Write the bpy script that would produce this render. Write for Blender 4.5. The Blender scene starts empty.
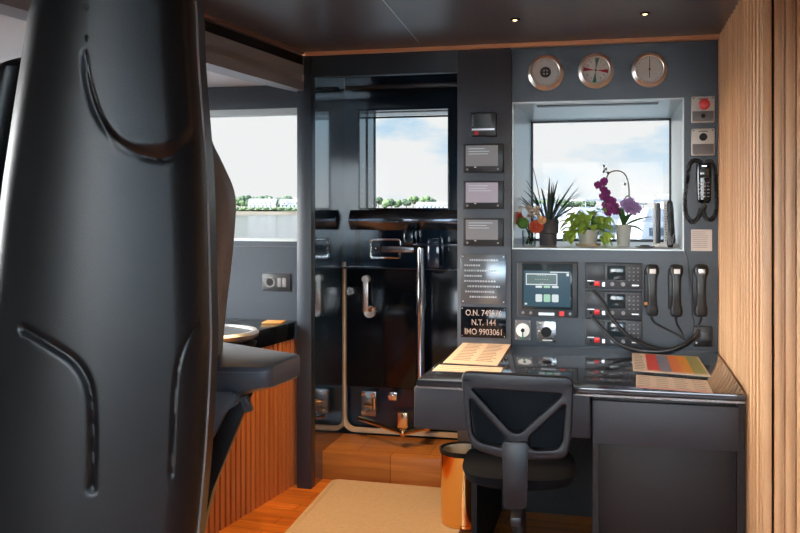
import bpy, bmesh, math, random
from mathutils import Vector, Matrix, noise
random.seed(7)
C = bpy.context.scene
COL = C.collection
PI = math.pi
# ---------------------------------------------------------------- survey
F = 900.0; HZ = 208.0; H = 1.31
AN = math.atan(218/900.0); SA, CA = math.sin(AN), math.cos(AN)
def wx(u, Y):
    r = (u-400)/F; return Y*(-SA+r*CA)/(CA+r*SA)
def wt(u, Y):
    r = (u-400)/F; return Y/(CA+r*SA)
def wz(u, v, Y): return H-(v-HZ)/F*wt(u, Y)
def wp(u, v, d):
    cx = (u-400)/F*d
    return Vector((cx*CA-d*SA, cx*SA+d*CA, H-(v-HZ)/F*d))
def onz(u, v, z):
    return wp(u, v, (H-z)*F/(v-HZ))
ZC = 2.035; ZD = .705; YW = 4.0
# ---------------------------------------------------------------- materials
M = {}
def nodes(name):
    m = bpy.data.materials.new(name); m.use_nodes = True
    nt = m.node_tree; return m, nt, nt.nodes['Principled BSDF']
def mat(name, col, rough=.5, metal=0, spec=.5, bump=0, bscale=200, emit=None, es=1, coat=0, trans=0, var=0, vscale=8, ior=None, sheen=0):
    m, nt, b = nodes(name)
    b.inputs['Base Color'].default_value = (*col, 1)
    b.inputs['Roughness'].default_value = rough
    b.inputs['Metallic'].default_value = metal
    b.inputs['Specular IOR Level'].default_value = spec
    b.inputs['Coat Weight'].default_value = coat
    b.inputs['Coat Roughness'].default_value = .06
    b.inputs['Transmission Weight'].default_value = trans
    b.inputs['Sheen Weight'].default_value = sheen
    if ior: b.inputs['IOR'].default_value = ior
    if emit:
        b.inputs['Emission Color'].default_value = (*emit, 1); b.inputs['Emission Strength'].default_value = es
    tc = nt.nodes.new('ShaderNodeTexCoord')
    nz = nt.nodes.new('ShaderNodeTexNoise'); nz.inputs['Scale'].default_value = bscale; nz.inputs['Detail'].default_value = 4
    nt.links.new(tc.outputs['Object'], nz.inputs['Vector'])
    if bump:
        bp = nt.nodes.new('ShaderNodeBump'); bp.inputs['Strength'].default_value = bump; bp.inputs['Distance'].default_value = .002
        nt.links.new(nz.outputs['Fac'], bp.inputs['Height']); nt.links.new(bp.outputs['Normal'], b.inputs['Normal'])
    if var:
        n2 = nt.nodes.new('ShaderNodeTexNoise'); n2.inputs['Scale'].default_value = vscale; n2.inputs['Detail'].default_value = 5
        nt.links.new(tc.outputs['Object'], n2.inputs['Vector'])
        hs = nt.nodes.new('ShaderNodeMix'); hs.data_type = 'RGBA'
        hs.inputs[6].default_value = (*[c*(1-var) for c in col], 1); hs.inputs[7].default_value = (*[min(1, c*(1+var)) for c in col], 1)
        nt.links.new(n2.outputs['Fac'], hs.inputs[0]); nt.links.new(hs.outputs[2], b.inputs['Base Color'])
    M[name] = m; return m
def wood(name, c1, c2, scale=(30, 30, 1.5), rough=.4, planks=None, coat=0):
    m, nt, b = nodes(name)
    tc = nt.nodes.new('ShaderNodeTexCoord'); mp = nt.nodes.new('ShaderNodeMapping')
    mp.inputs['Scale'].default_value = scale
    nz = nt.nodes.new('ShaderNodeTexNoise'); nz.inputs['Scale'].default_value = 1.4; nz.inputs['Detail'].default_value = 8; nz.inputs['Distortion'].default_value = .6
    cr = nt.nodes.new('ShaderNodeValToRGB')
    cr.color_ramp.elements[0].position = .3; cr.color_ramp.elements[0].color = (*c1, 1)
    cr.color_ramp.elements[1].position = .72; cr.color_ramp.elements[1].color = (*c2, 1)
    nt.links.new(tc.outputs['Object'], mp.inputs['Vector']); nt.links.new(mp.outputs['Vector'], nz.inputs['Vector'])
    nt.links.new(nz.outputs['Fac'], cr.inputs['Fac'])
    out = cr.outputs['Color']
    if planks:
        br = nt.nodes.new('ShaderNodeTexBrick'); br.inputs['Scale'].default_value = 1
        br.inputs['Brick Width'].default_value = planks[0]; br.inputs['Row Height'].default_value = planks[1]; br.inputs['Mortar Size'].default_value = .0025
        br.inputs['Color1'].default_value = (1, 1, 1, 1); br.inputs['Color2'].default_value = (.72, .68, .62, 1); br.inputs['Mortar'].default_value = (.35, .28, .2, 1)
        m2 = nt.nodes.new('ShaderNodeMapping'); m2.inputs['Rotation'].default_value = (0, 0, planks[2])
        nt.links.new(tc.outputs['Object'], m2.inputs['Vector']); nt.links.new(m2.outputs['Vector'], br.inputs['Vector'])
        mx = nt.nodes.new('ShaderNodeMix'); mx.data_type = 'RGBA'; mx.blend_type = 'MULTIPLY'; mx.inputs[0].default_value = 1
        nt.links.new(out, mx.inputs[6]); nt.links.new(br.outputs['Color'], mx.inputs[7]); out = mx.outputs[2]
    nt.links.new(out, b.inputs['Base Color']); b.inputs['Roughness'].default_value = rough
    b.inputs['Coat Weight'].default_value = coat
    M[name] = m; return m
mat('panel', (.024, .035, .050), .36, bump=.05, bscale=90)
mat('panel_grey', (.070, .080, .097), .42)
mat('ceiling', (.085, .083, .098), .3, var=.08, vscale=3)
mat('ceiling_pale', (.6, .59, .62), .5)
mat('beam', (.26, .29, .34), .4)
mat('gloss', (.008, .022, .042), .10, coat=.5)
mat('jamb', (.010, .030, .060), .13, spec=.8, coat=1)
mat('gloss_black', (.003, .005, .009), .12, spec=.4)
mat('black', (.006, .006, .007), .5, spec=.25)
mat('blackplastic', (.012, .013, .015), .4, bump=.05)
mat('greyplastic', (.040, .045, .052), .4)
mat('knobgrey', (.25, .25, .26), .35)
mat('desktop', (.022, .024, .030), .09, coat=.5)
mat('deskfront', (.030, .030, .037), .5, spec=.4, bump=.08, bscale=300)
mat('deskdark', (.014, .009, .009), .5, spec=.3)
mat('silver', (.62, .64, .66), .28, metal=.9)
mat('reveal', (.50, .55, .56), .3, metal=.2)
mat('chrome', (.8, .8, .8), .08, metal=1)
mat('steelplate', (.34, .34, .35), .25, metal=.85)
mat('engraved', (.16, .18, .20), .22, metal=.6)
mat('brass', (.75, .52, .3), .2, metal=1)
mat('gold', (.95, .56, .20), .13, metal=1)
mat('bezel', (.70, .64, .59), .32, metal=.85)
mat('plateprint', (.42, .33, .29), .6)
mat('sillmetal', (.16, .19, .23), .2, metal=.85)
mat('dial', (.92, .92, .88), .4)
mat('white', (.78, .78, .76), .45)
mat('palebox', (.62, .62, .58), .45)
mat('boxgrey', (.16, .16, .17), .45)
mat('red', (.75, .02, .02), .3)
mat('green', (.0, .22, .11), .4)
mat('darkred', (.55, .02, .03), .4)
mat('leather', (.008, .0085, .010), .38, spec=.42, bump=.12, bscale=500)
mat('leather_blue', (.12, .145, .18), .34, bump=.15, bscale=500)
mat('leather_grey', (.27, .30, .30), .5, bump=.12, bscale=500)
mat('thread', (.35, .35, .36), .5)
mat('chairframe', (.013, .0125, .016), .38, spec=.4)
mat('meshfabric', (.004, .007, .011), .8, spec=.2, bump=.4, bscale=900)
mat('fabric', (.004, .0045, .006), .9, spec=.15, bump=.4, bscale=900)
mat('paper', (.66, .54, .43), .6, var=.04, vscale=30)
mat('paperwhite', (.62, .56, .52), .5)
mat('ink', (.10, .08, .07), .6)
mat('gasket', (.62, .50, .36), .45)
mat('carpet', (.50, .36, .20), .95, bump=.9, bscale=350, var=.18, vscale=60, sheen=.3)
mat('binliner', (.70, .62, .48), .4)
mat('leaf', (.045, .12, .03), .45, var=.4, vscale=30)
mat('leafdark', (.05, .08, .065), .45, var=.3, vscale=30)
mat('pothos', (.48, .70, .12), .45, var=.55, vscale=22)
mat('orchid', (.34, .035, .24), .5, var=.3, vscale=60)
mat('lilac', (.42, .27, .52), .5, var=.25, vscale=60)
mat('stem', (.10, .09, .06), .5)
mat('salmon', (.80, .17, .09), .5, var=.2, vscale=60)
mat('rose', (.62, .10, .10), .5, var=.25, vscale=60)
mat('peach', (.85, .50, .24), .5, var=.15, vscale=60)
mat('greenball', (.07, .20, .03), .7, bump=1, bscale=260, var=.4, vscale=80)
mat('petalwhite', (.8, .72, .62), .5)
mat('potgrey', (.10, .095, .10), .6)
mat('potpale', (.58, .57, .52), .6)
mat('terracotta', (.55, .42, .30), .7)
mat('screen', (.15, .15, .16), .15, emit=(.5, .5, .54), es=.16)
mat('screenlilac', (.17, .17, .18), .15, emit=(.60, .5, .62), es=.35)
mat('screenoff', (.02, .03, .035), .1)
mat('screenblue', (.02, .05, .07), .15, emit=(.02, .05, .075), es=.7)
mat('screenlight', (.2, .2, .2), .2, emit=(.62, .75, .78), es=.7)
mat('screenwin', (.05, .08, .08), .2, emit=(.05, .09, .09), es=.8)
mat('screengreen', (.1, .2, .15), .2, emit=(.35, .6, .45), es=.7)
mat('lampglow', (1, .8, .5), .5, emit=(1, .62, .3), es=9)
mat('sand', (.20, .155, .11), .9)
mat('grass', (.03, .05, .015), .9, var=.4, vscale=.1)
mat('tree', (.018, .034, .012), .9, var=.5, vscale=.4)
mat('treeg', (.035, .058, .018), .9, var=.4, vscale=.4)
mat('trunk', (.08, .06, .04), .9)
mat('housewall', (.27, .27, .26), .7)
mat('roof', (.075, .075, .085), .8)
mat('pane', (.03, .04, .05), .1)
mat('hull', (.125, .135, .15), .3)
mat('orange', (.8, .3, .02), .4)
mat('teal', (.05, .35, .5), .4)
for n, c in (('c_red', (.72, .06, .03)), ('c_slate', (.22, .22, .28)), ('c_orange', (.80, .22, .06)), ('c_amber', (.78, .33, .03)), ('c_olive', (.33, .33, .10))):
    mat(n, c, .35, var=.08, vscale=40)
mat('woodsq', (.62, .33, .10), .5)
wood('oak', (.56, .30, .14), (.74, .44, .23), rough=.38)
wood('oakdark', (.42, .125, .032), (.62, .21, .06), rough=.45)
wood('floorwood', (.46, .12, .014), (.74, .24, .035), scale=(2, 30, 30), rough=.28, planks=(.9, .085, .12))
wood('stepwood', (.40, .15, .035), (.60, .25, .06), scale=(2, 30, 30), rough=.3, planks=(.35, .3, 0))
mat('trimwood', (.80, .42, .22), .4)
mat('brownedge', (.20, .12, .10), .5)
# thin glass
def glass(name, tint, ior=1.2):
    m = bpy.data.materials.new(name); m.use_nodes = True; nt = m.node_tree
    for n in list(nt.nodes): nt.nodes.remove(n)
    o = nt.nodes.new('ShaderNodeOutputMaterial'); mx = nt.nodes.new('ShaderNodeMixShader')
    t = nt.nodes.new('ShaderNodeBsdfTransparent'); t.inputs[0].default_value = (*tint, 1)
    g = nt.nodes.new('ShaderNodeBsdfGlossy'); g.inputs['Roughness'].default_value = .02
    lw = nt.nodes.new('ShaderNodeFresnel'); lw.inputs[0].default_value = ior
    nt.links.new(lw.outputs[0], mx.inputs[0]); nt.links.new(t.outputs[0], mx.inputs[1]); nt.links.new(g.outputs[0], mx.inputs[2]); nt.links.new(mx.outputs[0], o.inputs[0])
    M[name] = m
glass('glass', (.97, .98, .98), 1.12); glass('vaseglass', (.93, .95, .93), 1.15)
def leafmat(n, k=.45):
    m = M[n]; nt = m.node_tree; b = nt.nodes['Principled BSDF']; o = nt.nodes['Material Output']
    tr = nt.nodes.new('ShaderNodeBsdfTranslucent'); mx = nt.nodes.new('ShaderNodeMixShader'); mx.inputs[0].default_value = k
    src = b.inputs['Base Color'].links[0].from_socket if b.inputs['Base Color'].links else None
    if src: nt.links.new(src, tr.inputs[0])
    else: tr.inputs[0].default_value = b.inputs['Base Color'].default_value
    nt.links.new(b.outputs[0], mx.inputs[1]); nt.links.new(tr.outputs[0], mx.inputs[2]); nt.links.new(mx.outputs[0], o.inputs[0])
for n in ('pothos', 'leaf', 'orchid', 'lilac', 'salmon', 'rose', 'peach', 'petalwhite'): leafmat(n)
# water
m, nt, b = nodes('water'); M['water'] = m
b.inputs['Base Color'].default_value = (.02, .03, .035, 1); b.inputs['Roughness'].default_value = .12; b.inputs['Specular IOR Level'].default_value = .4
tc = nt.nodes.new('ShaderNodeTexCoord'); mp = nt.nodes.new('ShaderNodeMapping'); mp.inputs['Scale'].default_value = (.15, .5, 1)
nz = nt.nodes.new('ShaderNodeTexNoise'); nz.inputs['Scale'].default_value = 1; nz.inputs['Detail'].default_value = 8
bp = nt.nodes.new('ShaderNodeBump'); bp.inputs['Strength'].default_value = .5; bp.inputs['Distance'].default_value = .5
nt.links.new(tc.outputs['Object'], mp.inputs[0]); nt.links.new(mp.outputs[0], nz.inputs['Vector']); nt.links.new(nz.outputs['Fac'], bp.inputs['Height']); nt.links.new(bp.outputs[0], b.inputs['Normal'])
# ---------------------------------------------------------------- mesh helpers
class MB:
    def __init__(s): s.bm = bmesh.new()
    def merge(s, b2, mx=None):
        if mx is not None: bmesh.ops.transform(b2, matrix=mx, verts=b2.verts)
        me = bpy.data.meshes.new('t'); b2.to_mesh(me); s.bm.from_mesh(me); bpy.data.meshes.remove(me); b2.free(); return s
    def box(s, lo, hi, bev=0, seg=2, mx=None):
        b = bmesh.new(); bmesh.ops.create_cube(b, size=1)
        for v in b.verts: v.co = Vector([lo[i]+(v.co[i]+.5)*(hi[i]-lo[i]) for i in range(3)])
        if bev: bmesh.ops.bevel(b, geom=b.edges[:], offset=bev, segments=seg, profile=.5, affect='EDGES')
        return s.merge(b, mx)
    def cyl(s, p, q, r, r2=None, n=24, caps=True):
        p, q = Vector(p), Vector(q); d = q-p
        b = bmesh.new(); bmesh.ops.create_cone(b, cap_ends=caps, segments=n, radius1=r, radius2=r if r2 is None else r2, depth=d.length)
        return s.merge(b, Matrix.Translation((p+q)/2) @ d.to_track_quat('Z', 'Y').to_matrix().to_4x4())
    def sph(s, c, r, sc=(1, 1, 1), n=12):
        b = bmesh.new(); bmesh.ops.create_uvsphere(b, u_segments=n*2, v_segments=n, radius=r)
        return s.merge(b, Matrix.Translation(c) @ Matrix.Diagonal((*sc, 1)))
    def rings(s, rings, closed=True, cap=True):
        b = s.bm; vs = [[b.verts.new(p) for p in r] for r in rings]; n = len(vs[0])
        for a, c in zip(vs, vs[1:]):
            for i in range(n if closed else n-1):
                j = (i+1) % n; b.faces.new((a[i], a[j], c[j], c[i]))
        if cap and closed: b.faces.new(vs[0][::-1]); b.faces.new(vs[-1])
        return s
    def tube(s, pts, r, n=10, smooth=0):
        pts = [Vector(p) for p in pts]
        if smooth: pts = spline(pts, smooth)
        rr = r if callable(r) else (lambda t: r)
        up = Vector((0, 0, 1)); R = []; N = len(pts)
        prev = None
        for i, p in enumerate(pts):
            t = (pts[min(i+1, N-1)]-pts[max(i-1, 0)]).normalized()
            if prev is None:
                prev = t.cross(up) if abs(t.dot(up)) < .95 else t.cross(Vector((1, 0, 0)))
            a = (prev-t*prev.dot(t)).normalized(); prev = a; c = t.cross(a); rad = rr(i/(N-1))
            R.append([p+(a*math.cos(2*PI*k/n)+c*math.sin(2*PI*k/n))*rad for k in range(n)])
        return s.rings(R)
    def lathe(s, prof, n=40, c=(0, 0, 0), axis='z', cap=True):
        R = []
        for r, h in prof:
            ring = []
            for k in range(n):
                a = 2*PI*k/n; x, y = r*math.cos(a), r*math.sin(a)
                ring.append(Vector(c)+(Vector((x, y, h)) if axis == 'z' else Vector((x, -h, y))))
            R.append(ring)
        return s.rings(R, cap=cap)
    def prism(s, pts, d0, d1, bev=0, plane='xz'):
        f = (lambda p, d: (p[0], d, p[1])) if plane == 'xz' else ((lambda p, d: (p[0], p[1], d)) if plane == 'xy' else (lambda p, d: (d, p[0], p[1])))
        b = bmesh.new(); a = [b.verts.new(f(p, d0)) for p in pts]; c = [b.verts.new(f(p, d1)) for p in pts]
        n = len(pts); b.faces.new(a); b.faces.new(c[::-1])
        for i in range(n): b.faces.new((a[i], c[i], c[(i+1) % n], a[(i+1) % n]))
        if bev:
            es = [e for e in b.edges if all(v in a for v in e.verts) or all(v in c for v in e.verts)]
            bmesh.ops.bevel(b, geom=es, offset=bev, segments=2, profile=.5, affect='EDGES')
        return s.merge(b)
    def build(s, name, m, parent=None, loc=None, smooth=True, ang=35):
        bmesh.ops.recalc_face_normals(s.bm, faces=s.bm.faces)
        me = bpy.data.meshes.new(name); s.bm.to_mesh(me); s.bm.free()
        me.materials.append(M[m])
        if smooth:
            me.polygons.foreach_set('use_smooth', [True]*len(me.polygons)); me.set_sharp_from_angle(angle=math.radians(ang))
        o = bpy.data.objects.new(name, me); COL.objects.link(o)
        if parent: o.parent = parent
        if loc is not None: o.location = loc
        return o
def spline(P, k=8):
    out = []
    for i in range(len(P)-1):
        p0, p1, p2, p3 = P[max(i-1, 0)], P[i], P[i+1], P[min(i+2, len(P)-1)]
        for j in range(k):
            t = j/k
            out.append(.5*((2*p1)+(p2-p0)*t+(2*p0-5*p1+4*p2-p3)*t*t+(-p0+3*p1-3*p2+p3)*t**3))
    out.append(P[-1]); return out
def rnd(pts, r, k=5):
    out = []; n = len(pts)
    for i in range(n):
        p = Vector(pts[i]); a = Vector(pts[i-1])-p; b = Vector(pts[(i+1) % n])-p
        rr = min(r, a.length*.45, b.length*.45); a = p+a.normalized()*rr; b = p+b.normalized()*rr
        for j in range(k+1):
            t = j/k; out.append(a*(1-t)**2+p*2*t*(1-t)+b*t*t)
    return out
def plate(name, outline, holes, th, bev, m, parent=None, mx=None, loc=None):
    """flat board with holes: outline in local x,z, thickness along y"""
    cu = bpy.data.curves.new('t', 'CURVE'); cu.dimensions = '2D'; cu.fill_mode = 'BOTH'; cu.extrude = max(th/2-bev, 0); cu.bevel_depth = bev; cu.bevel_resolution = 2; cu.offset = -bev
    for pl in [outline]+holes:
        sp = cu.splines.new('POLY'); sp.points.add(len(pl)-1)
        for q, p in zip(sp.points, pl): q.co = (p[0], p[1], 0, 1)
        sp.use_cyclic_u = True
    to = bpy.data.objects.new('t', cu); COL.objects.link(to)
    dg = bpy.context.evaluated_depsgraph_get(); me = bpy.data.meshes.new_from_object(to.evaluated_get(dg))
    bpy.data.objects.remove(to); bpy.data.curves.remove(cu)
    b = MB(); b.bm.from_mesh(me); bpy.data.meshes.remove(me)
    bmesh.ops.remove_doubles(b.bm, verts=b.bm.verts, dist=1e-6)
    bmesh.ops.transform(b.bm, matrix=Matrix.Rotation(PI/2, 4, 'X'), verts=b.bm.verts)
    if mx is not None: bmesh.ops.transform(b.bm, matrix=mx, verts=b.bm.verts)
    return b.build(name, m, parent, loc)
def text(name, s, size, m, parent, loc, rot=(PI/2, 0, 0), align='CENTER', th=.0004, sx=1, bold=0):
    cu = bpy.data.curves.new('t', 'FONT'); cu.body = s; cu.size = size; cu.align_x = align; cu.align_y = 'CENTER'; cu.extrude = th; cu.space_line = 1.0; cu.offset = bold
    to = bpy.data.objects.new('t', cu); COL.objects.link(to)
    dg = bpy.context.evaluated_depsgraph_get(); me = bpy.data.meshes.new_from_object(to.evaluated_get(dg))
    bpy.data.objects.remove(to); bpy.data.curves.remove(cu)
    me.materials.clear(); me.materials.append(M[m]); me.name = name
    o = bpy.data.objects.new(name, me); COL.objects.link(o); o.parent = parent
    me.transform(Matrix.Diagonal((sx, 1, 1, 1))); o.location = loc; o.rotation_euler = rot; return o
def thing(name, label, cat, loc=(0, 0, 0), rz=0, group=None):
    o = bpy.data.objects.new(name, None); COL.objects.link(o); o.empty_display_size = .05
    o.location = loc; o.rotation_euler = (0, 0, rz); o['label'] = label; o['category'] = cat
    if group: o['group'] = group
    return o
def tag(o, label, cat, group=None):
    o['label'] = label; o['category'] = cat
    if group: o['group'] = group
    return o
def struct(o): o['kind'] = 'structure'; return o
def kids(o): return [c for c in bpy.data.objects if c.parent == o]
def copy_tree(o, loc, label, group=None, rz=None):
    r = o.copy(); COL.objects.link(r); r.location = loc; r['label'] = label
    if rz is not None: r.rotation_euler = (0, 0, rz)
    if group: r['group'] = group
    for ch in kids(o):
        c = ch.copy(); COL.objects.link(c); c.parent = r
        for g in kids(ch):
            d = g.copy(); COL.objects.link(d); d.parent = c
    return r
def rect(x0, y0, x1, y1, Y=YW):
    """size and centre on a wall plane of something measured in the photograph"""
    u, v = (x0+x1)/2, (y0+y1)/2
    X0, X1 = wx(x0, Y), wx(x1, Y); Z0, Z1 = wz(u, y1, Y), wz(u, y0, Y)
    return (X0+X1)/2, (Z0+Z1)/2, X1-X0, Z1-Z0

# ================================================================ SETTING
XR = wx(718, YW)          # right slatted wall
XP0, XP1 = wx(299, YW), wx(313, YW)
XD = wx(458, YW)          # left edge of instrument column
YC = 2.79                 # corner of the slatted wall
XL = -3.2; YB = -2.2; XRR = 1.9
GL, GR = wx(512, YW), wx(684, YW)
GT, GB = wz(598, 100, YW), wz(598, 250, YW)
# floor and ceilings
struct(MB().box((XL, YB, -.06), (XRR, 5.0, 0)).build('floor', 'floorwood'))
# ceiling: main slab right of the beam line
pA, pB = onz(200, 13, ZC), onz(302, 52, ZC)
d = (pA-pB).normalized(); pFar = pB+d*6.5
ceil = [(pB.x, pB.y), (pB.x, 4.02), (XR+.02, 4.02), (XR+.02, YC), (XRR, YC), (XRR, YB), (pFar.x, YB)]
tt = (YB-pB.y)/d.y; ceil[-1] = (pB.x+d.x*tt, YB)
struct(MB().prism(ceil, ZC, ZC+.06, plane='xy').build('ceiling', 'ceiling'))
ZL = 1.90
struct(MB().prism([(XL, YB), (ceil[-1][0], YB), (pB.x, pB.y), (XP1, 4.12), (XL, 4.12)], ZL, ZL+.03, plane='xy').build('ceiling', 'ceiling_pale'))
# beam between the two ceilings, rounded at its far end
nrm = Vector((-d.y, d.x, 0)); nrm = nrm if nrm.x < 0 else -nrm
pe = Vector((ceil[-1][0], YB, 0)); p0 = Vector((pB.x, pB.y, 0))
bm = MB()
prof = [(pe.x, pe.y), (p0.x, p0.y), (p0.x+.02, p0.y+.12), (p0.x-.03, p0.y+.12)]
for k in range(7):
    q = p0 + nrm*(.02+.0*k) + d*(.02*k); 
o1 = p0+nrm*.10+d*.35; o2 = pe+nrm*.10
prof += [(p0.x-.05, p0.y+.03), (p0.x-.07-.0, p0.y-.06), (o1.x+.0, o1.y), (o2.x, o2.y)]
struct(bm.prism(prof, 1.857, ZC-.012, plane='xy').build('trim_1', 'beam'))
bm = MB(); e2 = [pe, p0]; t1 = nrm*-.012
struct(MB().prism([(pe.x, pe.y), (p0.x, p0.y), (p0.x-t1.x*.8, p0.y-t1.y*.8+.0), (pe.x-t1.x*.8, pe.y-t1.y*.8)], ZC-.022, ZC, plane='xy').build('trim_2', 'brownedge'))
t1 = nrm*-.003
struct(MB().prism([(pe.x-t1.x*0+nrm.x*-.004, pe.y), (p0.x-nrm.x*.004, p0.y-nrm.y*.004), (p0.x, p0.y), (pe.x, pe.y)], ZC-.060, ZC-.022, plane='xy').build('trim_13', 'black'))  # black strip draws the shade of the shadow gap below the brown edge
t1 = nrm*-.012
struct(MB().prism([(pe.x+t1.x, pe.y), (p0.x+t1.x, p0.y+t1.y), (p0.x, p0.y), (pe.x, pe.y)], ZC-.012, ZC+.0, plane='xy').build('trim_3', 'brownedge'))
# long wooden strip along the top of the rear wall
struct(MB().box((XP0, 3.965, ZC-.016), (XR, 4.0, ZC)).build('trim_4', 'trimwood'))
# joint in the ceiling
g0, g1 = onz(383, 0.5, ZC), onz(418, 42, ZC); gd = (g0-g1)
g0 = g1+gd*4
struct(MB().prism([(g0.x, g0.y), (g1.x, g1.y), (g1.x+.005, g1.y), (g0.x+.005, g0.y)], ZC-.0015, ZC, plane='xy').build('trim_5', 'silver'))

# rear wall -----------------------------------------------------------
def wbox(name, x0, x1, z0, z1, y0, y1, m='panel', bev=0):
    return struct(MB().box((x0, y0, z0), (x1, y1, z1), bev).build(name, m))
wall_rear = MB()
# column of instruments
struct(MB().box((XD, 3.985, 0), (GL-.002, 4.5, ZC-.016), .002).build('wall_rear', 'panel_grey'))
# panel above window, right strip, lower panel
wbox('wall_rear', GL, GR, GT, ZC-.016, 4.0, 4.9)
wbox('wall_rear', GR, XR, 0, ZC-.016, 4.0, 4.9)
wbox('wall_rear', GL, GR, 0, GB, 4.0, 4.9)
# reveal linings
YG = 4.86
struct(MB().box((GL, 4.0005, GB), (GL+.006, YG, GT)).box((GR-.006, 4.0005, GB), (GR, YG, GT)).box((GL, 4.0005, GT-.006), (GR, YG, GT)).box((GL, 3.99, GB), (GR, YG, GB+.006)).build('trim_6', 'reveal'))
# vent slot in the head of the reveal
struct(MB().box((GL+.10, 4.10, GT-.009), (GR-.10, 4.16, GT-.006)).build('trim_7', 'panel_grey'))
# window 1 (galley style window in the reveal)
w1 = struct(MB().box((GL+.006, YG-.02, GB+.006), (GL+.016, YG, GT-.006)).box((GR-.016, YG-.02, GB+.006), (GR-.006, YG, GT-.006)).box((GL+.006, YG-.02, GT-.016), (GR-.006, YG, GT-.006)).box((GL+.006, YG-.02, GB+.006), (GR-.006, YG, GB+.02)).build('window_1', 'panel'))
MB().box((GL+.016, YG-.012, GB+.02), (GR-.016, YG-.008, GT-.016)).build('pane', 'glass', w1)
# pillar left of the door
wbox('wall_rear', XP0-.002, XP1, 0, ZC-.016, 3.975, 4.03, 'panel', .003)
# door niche: left cheek, head, back wall with window
DY = 4.5
zH = wz(385, 75, YW); zH2 = 1.95
wbox('wall_rear', XP1-.02, XP1+.0, 0, ZC, 4.03, 4.84, 'jamb')
wbox('wall_rear', XP1, XD, zH, ZC-.016, 3.985, 4.03, 'panel')
wbox('wall_rear', XP1, XD, 1.93, 2.02, 4.03, 4.8, 'gloss')
# small rail under the niche head
zr = wz(400, 86, 4.46)
struct(MB().box((wx(346, 4.46), 4.44, zr-.012), (XD, 4.47, zr+.006), .002).build('trim_8', 'greyplastic'))
# left window wall
YL = 4.06
LX1 = wx(298.5, YL); LZ0, LZ1 = wz(250, 241, YL), wz(250, 109, YL)
wbox('wall_left_front', XL, XP0, LZ1, ZL, YL, YL+.08, 'panel')
wbox('wall_left_front', XL, XP0, 0, LZ0, YL, YL+.08, 'panel')
wbox('wall_left_front', LX1, XP0, LZ0, LZ1, YL, YL+.08, 'panel')
LX0 = -2.7
wbox('wall_left_front', XL, LX0, LZ0, LZ1, YL, YL+.08, 'panel')
w2 = struct(MB().box((LX0, YL+.01, LZ1-.030), (LX1, YL+.07, LZ1)).box((LX0, YL-.004, LZ0), (LX1, YL+.07, LZ0+.012)).box((LX1-.008, YL+.01, LZ0), (LX1, YL+.07, LZ1)).build('window_2', 'reveal'))
MB().box((LX0, YL+.05, LZ0+.012), (LX1-.008, YL+.055, LZ1-.030)).build('pane', 'glass', w2)
struct(MB().box((LX0, YL-.006, LZ0-.028), (XP0-.002, YL, LZ0-.024)).build('trim_9', 'panel_grey'))
# slatted wall on the right
bm = MB(); bm.box((XR+.020, YC+.020, 0), (XR+.05, 4.95, ZC)).box((XR+.020, YC+.020, 0), (XRR, YC+.05, ZC))
pit = .072; y = YC+.0
bm.box((XR, YC, 0), (XR+.024, YC+.024, ZC), .002)
y = YC+.046
while y < 3.92:
    bm.prism([(XR+.02, y), (XR+.004, y), (XR, y+.006), (XR+.006, y+.052), (XR+.02, y+.052)], 0, ZC, plane='xy'); y += pit
bm.box((XR, 3.96, 0), (XR+.03, 4.0, ZC)); pit = .030; x = XR+.031
while x < XRR-.02:
    bm.box((x, YC, 0), (x+.0215, YC+.021, ZC), .003, 2); x += pit
struct(bm.build('wall_right', 'oak'))
# walls out of sight with their windows (daylight comes in here)
def winwall(name, axis, pos, a0, a1, wins, z0, z1, H1):
    bm = MB(); t = .06 if pos > 0 else -.06
    def bx(p, q, zz0, zz1):
        if q-p < 1e-4: return
        if axis == 'x': bm.box((min(pos, pos+t), p, zz0), (max(pos, pos+t), q, zz1))
        else: bm.box((p, min(pos, pos+t), zz0), (q, max(pos, pos+t), zz1))
    bx(a0, a1, 0, z0); bx(a0, a1, z1, H1); c = a0
    for p, q in wins: bx(c, p, z0, z1); c = q
    bx(c, a1, z0, z1)
    o = struct(bm.build(name, 'panel')); return o
winwall('wall_left', 'x', XL, YB, YL+.08, [(1.0, 2.4), (2.5, 3.9)], .85, 1.82, ZC+.06)
winwall('wall_back', 'y', YB, XL-.06, XRR+.06, [(-1.5, -.1), (0.0, 1.8)], .85, 1.9, ZC+.06)
wbox('wall_right_rear', XRR, XRR+.06, 0, ZC, YB, YC+.05)
n = 3
for p, q in [(1.0, 2.4), (2.5, 3.9)]:
    w = struct(MB().box((XL-.03, p, .85), (XL, p+.03, 1.82)).box((XL-.03, q-.03, .85), (XL, q, 1.82)).build('window_%d' % n, 'panel')); n += 1
    MB().box((XL-.035, p, .85), (XL-.031, q, 1.82)).build('pane', 'glass', w)
for p, q in [(-1.5, -.1), (0.0, 1.8)]:
    w = struct(MB().box((p, YB-.03, .85), (p+.03, YB, 1.9)).box((q-.03, YB-.03, .85), (q, YB, 1.9)).build('window_%d' % n, 'panel')); n += 1
    MB().box((p, YB-.035, .85), (q, YB-.031, 1.9)).build('pane', 'glass', w)

# ================================================================ DOOR in the niche
X0, X1 = XP1, .0
wl, wr = wx(360, DY), wx(448, DY); wb, wtp = wz(404, 208, DY), wz(404, 110, DY)
XE = XD+.45
zb = .134
dr = MB()
dr.box((XP1, DY, wtp), (XD+.1, DY+.28, 1.93)); dr.box((XP1, DY, wb), (wl, DY+.28, wtp)); dr.box((wr, DY, wb), (XD+.1, DY+.28, wtp))
zs1, zs0 = wz(380, 230, DY), wz(380, 268, DY)
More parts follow.
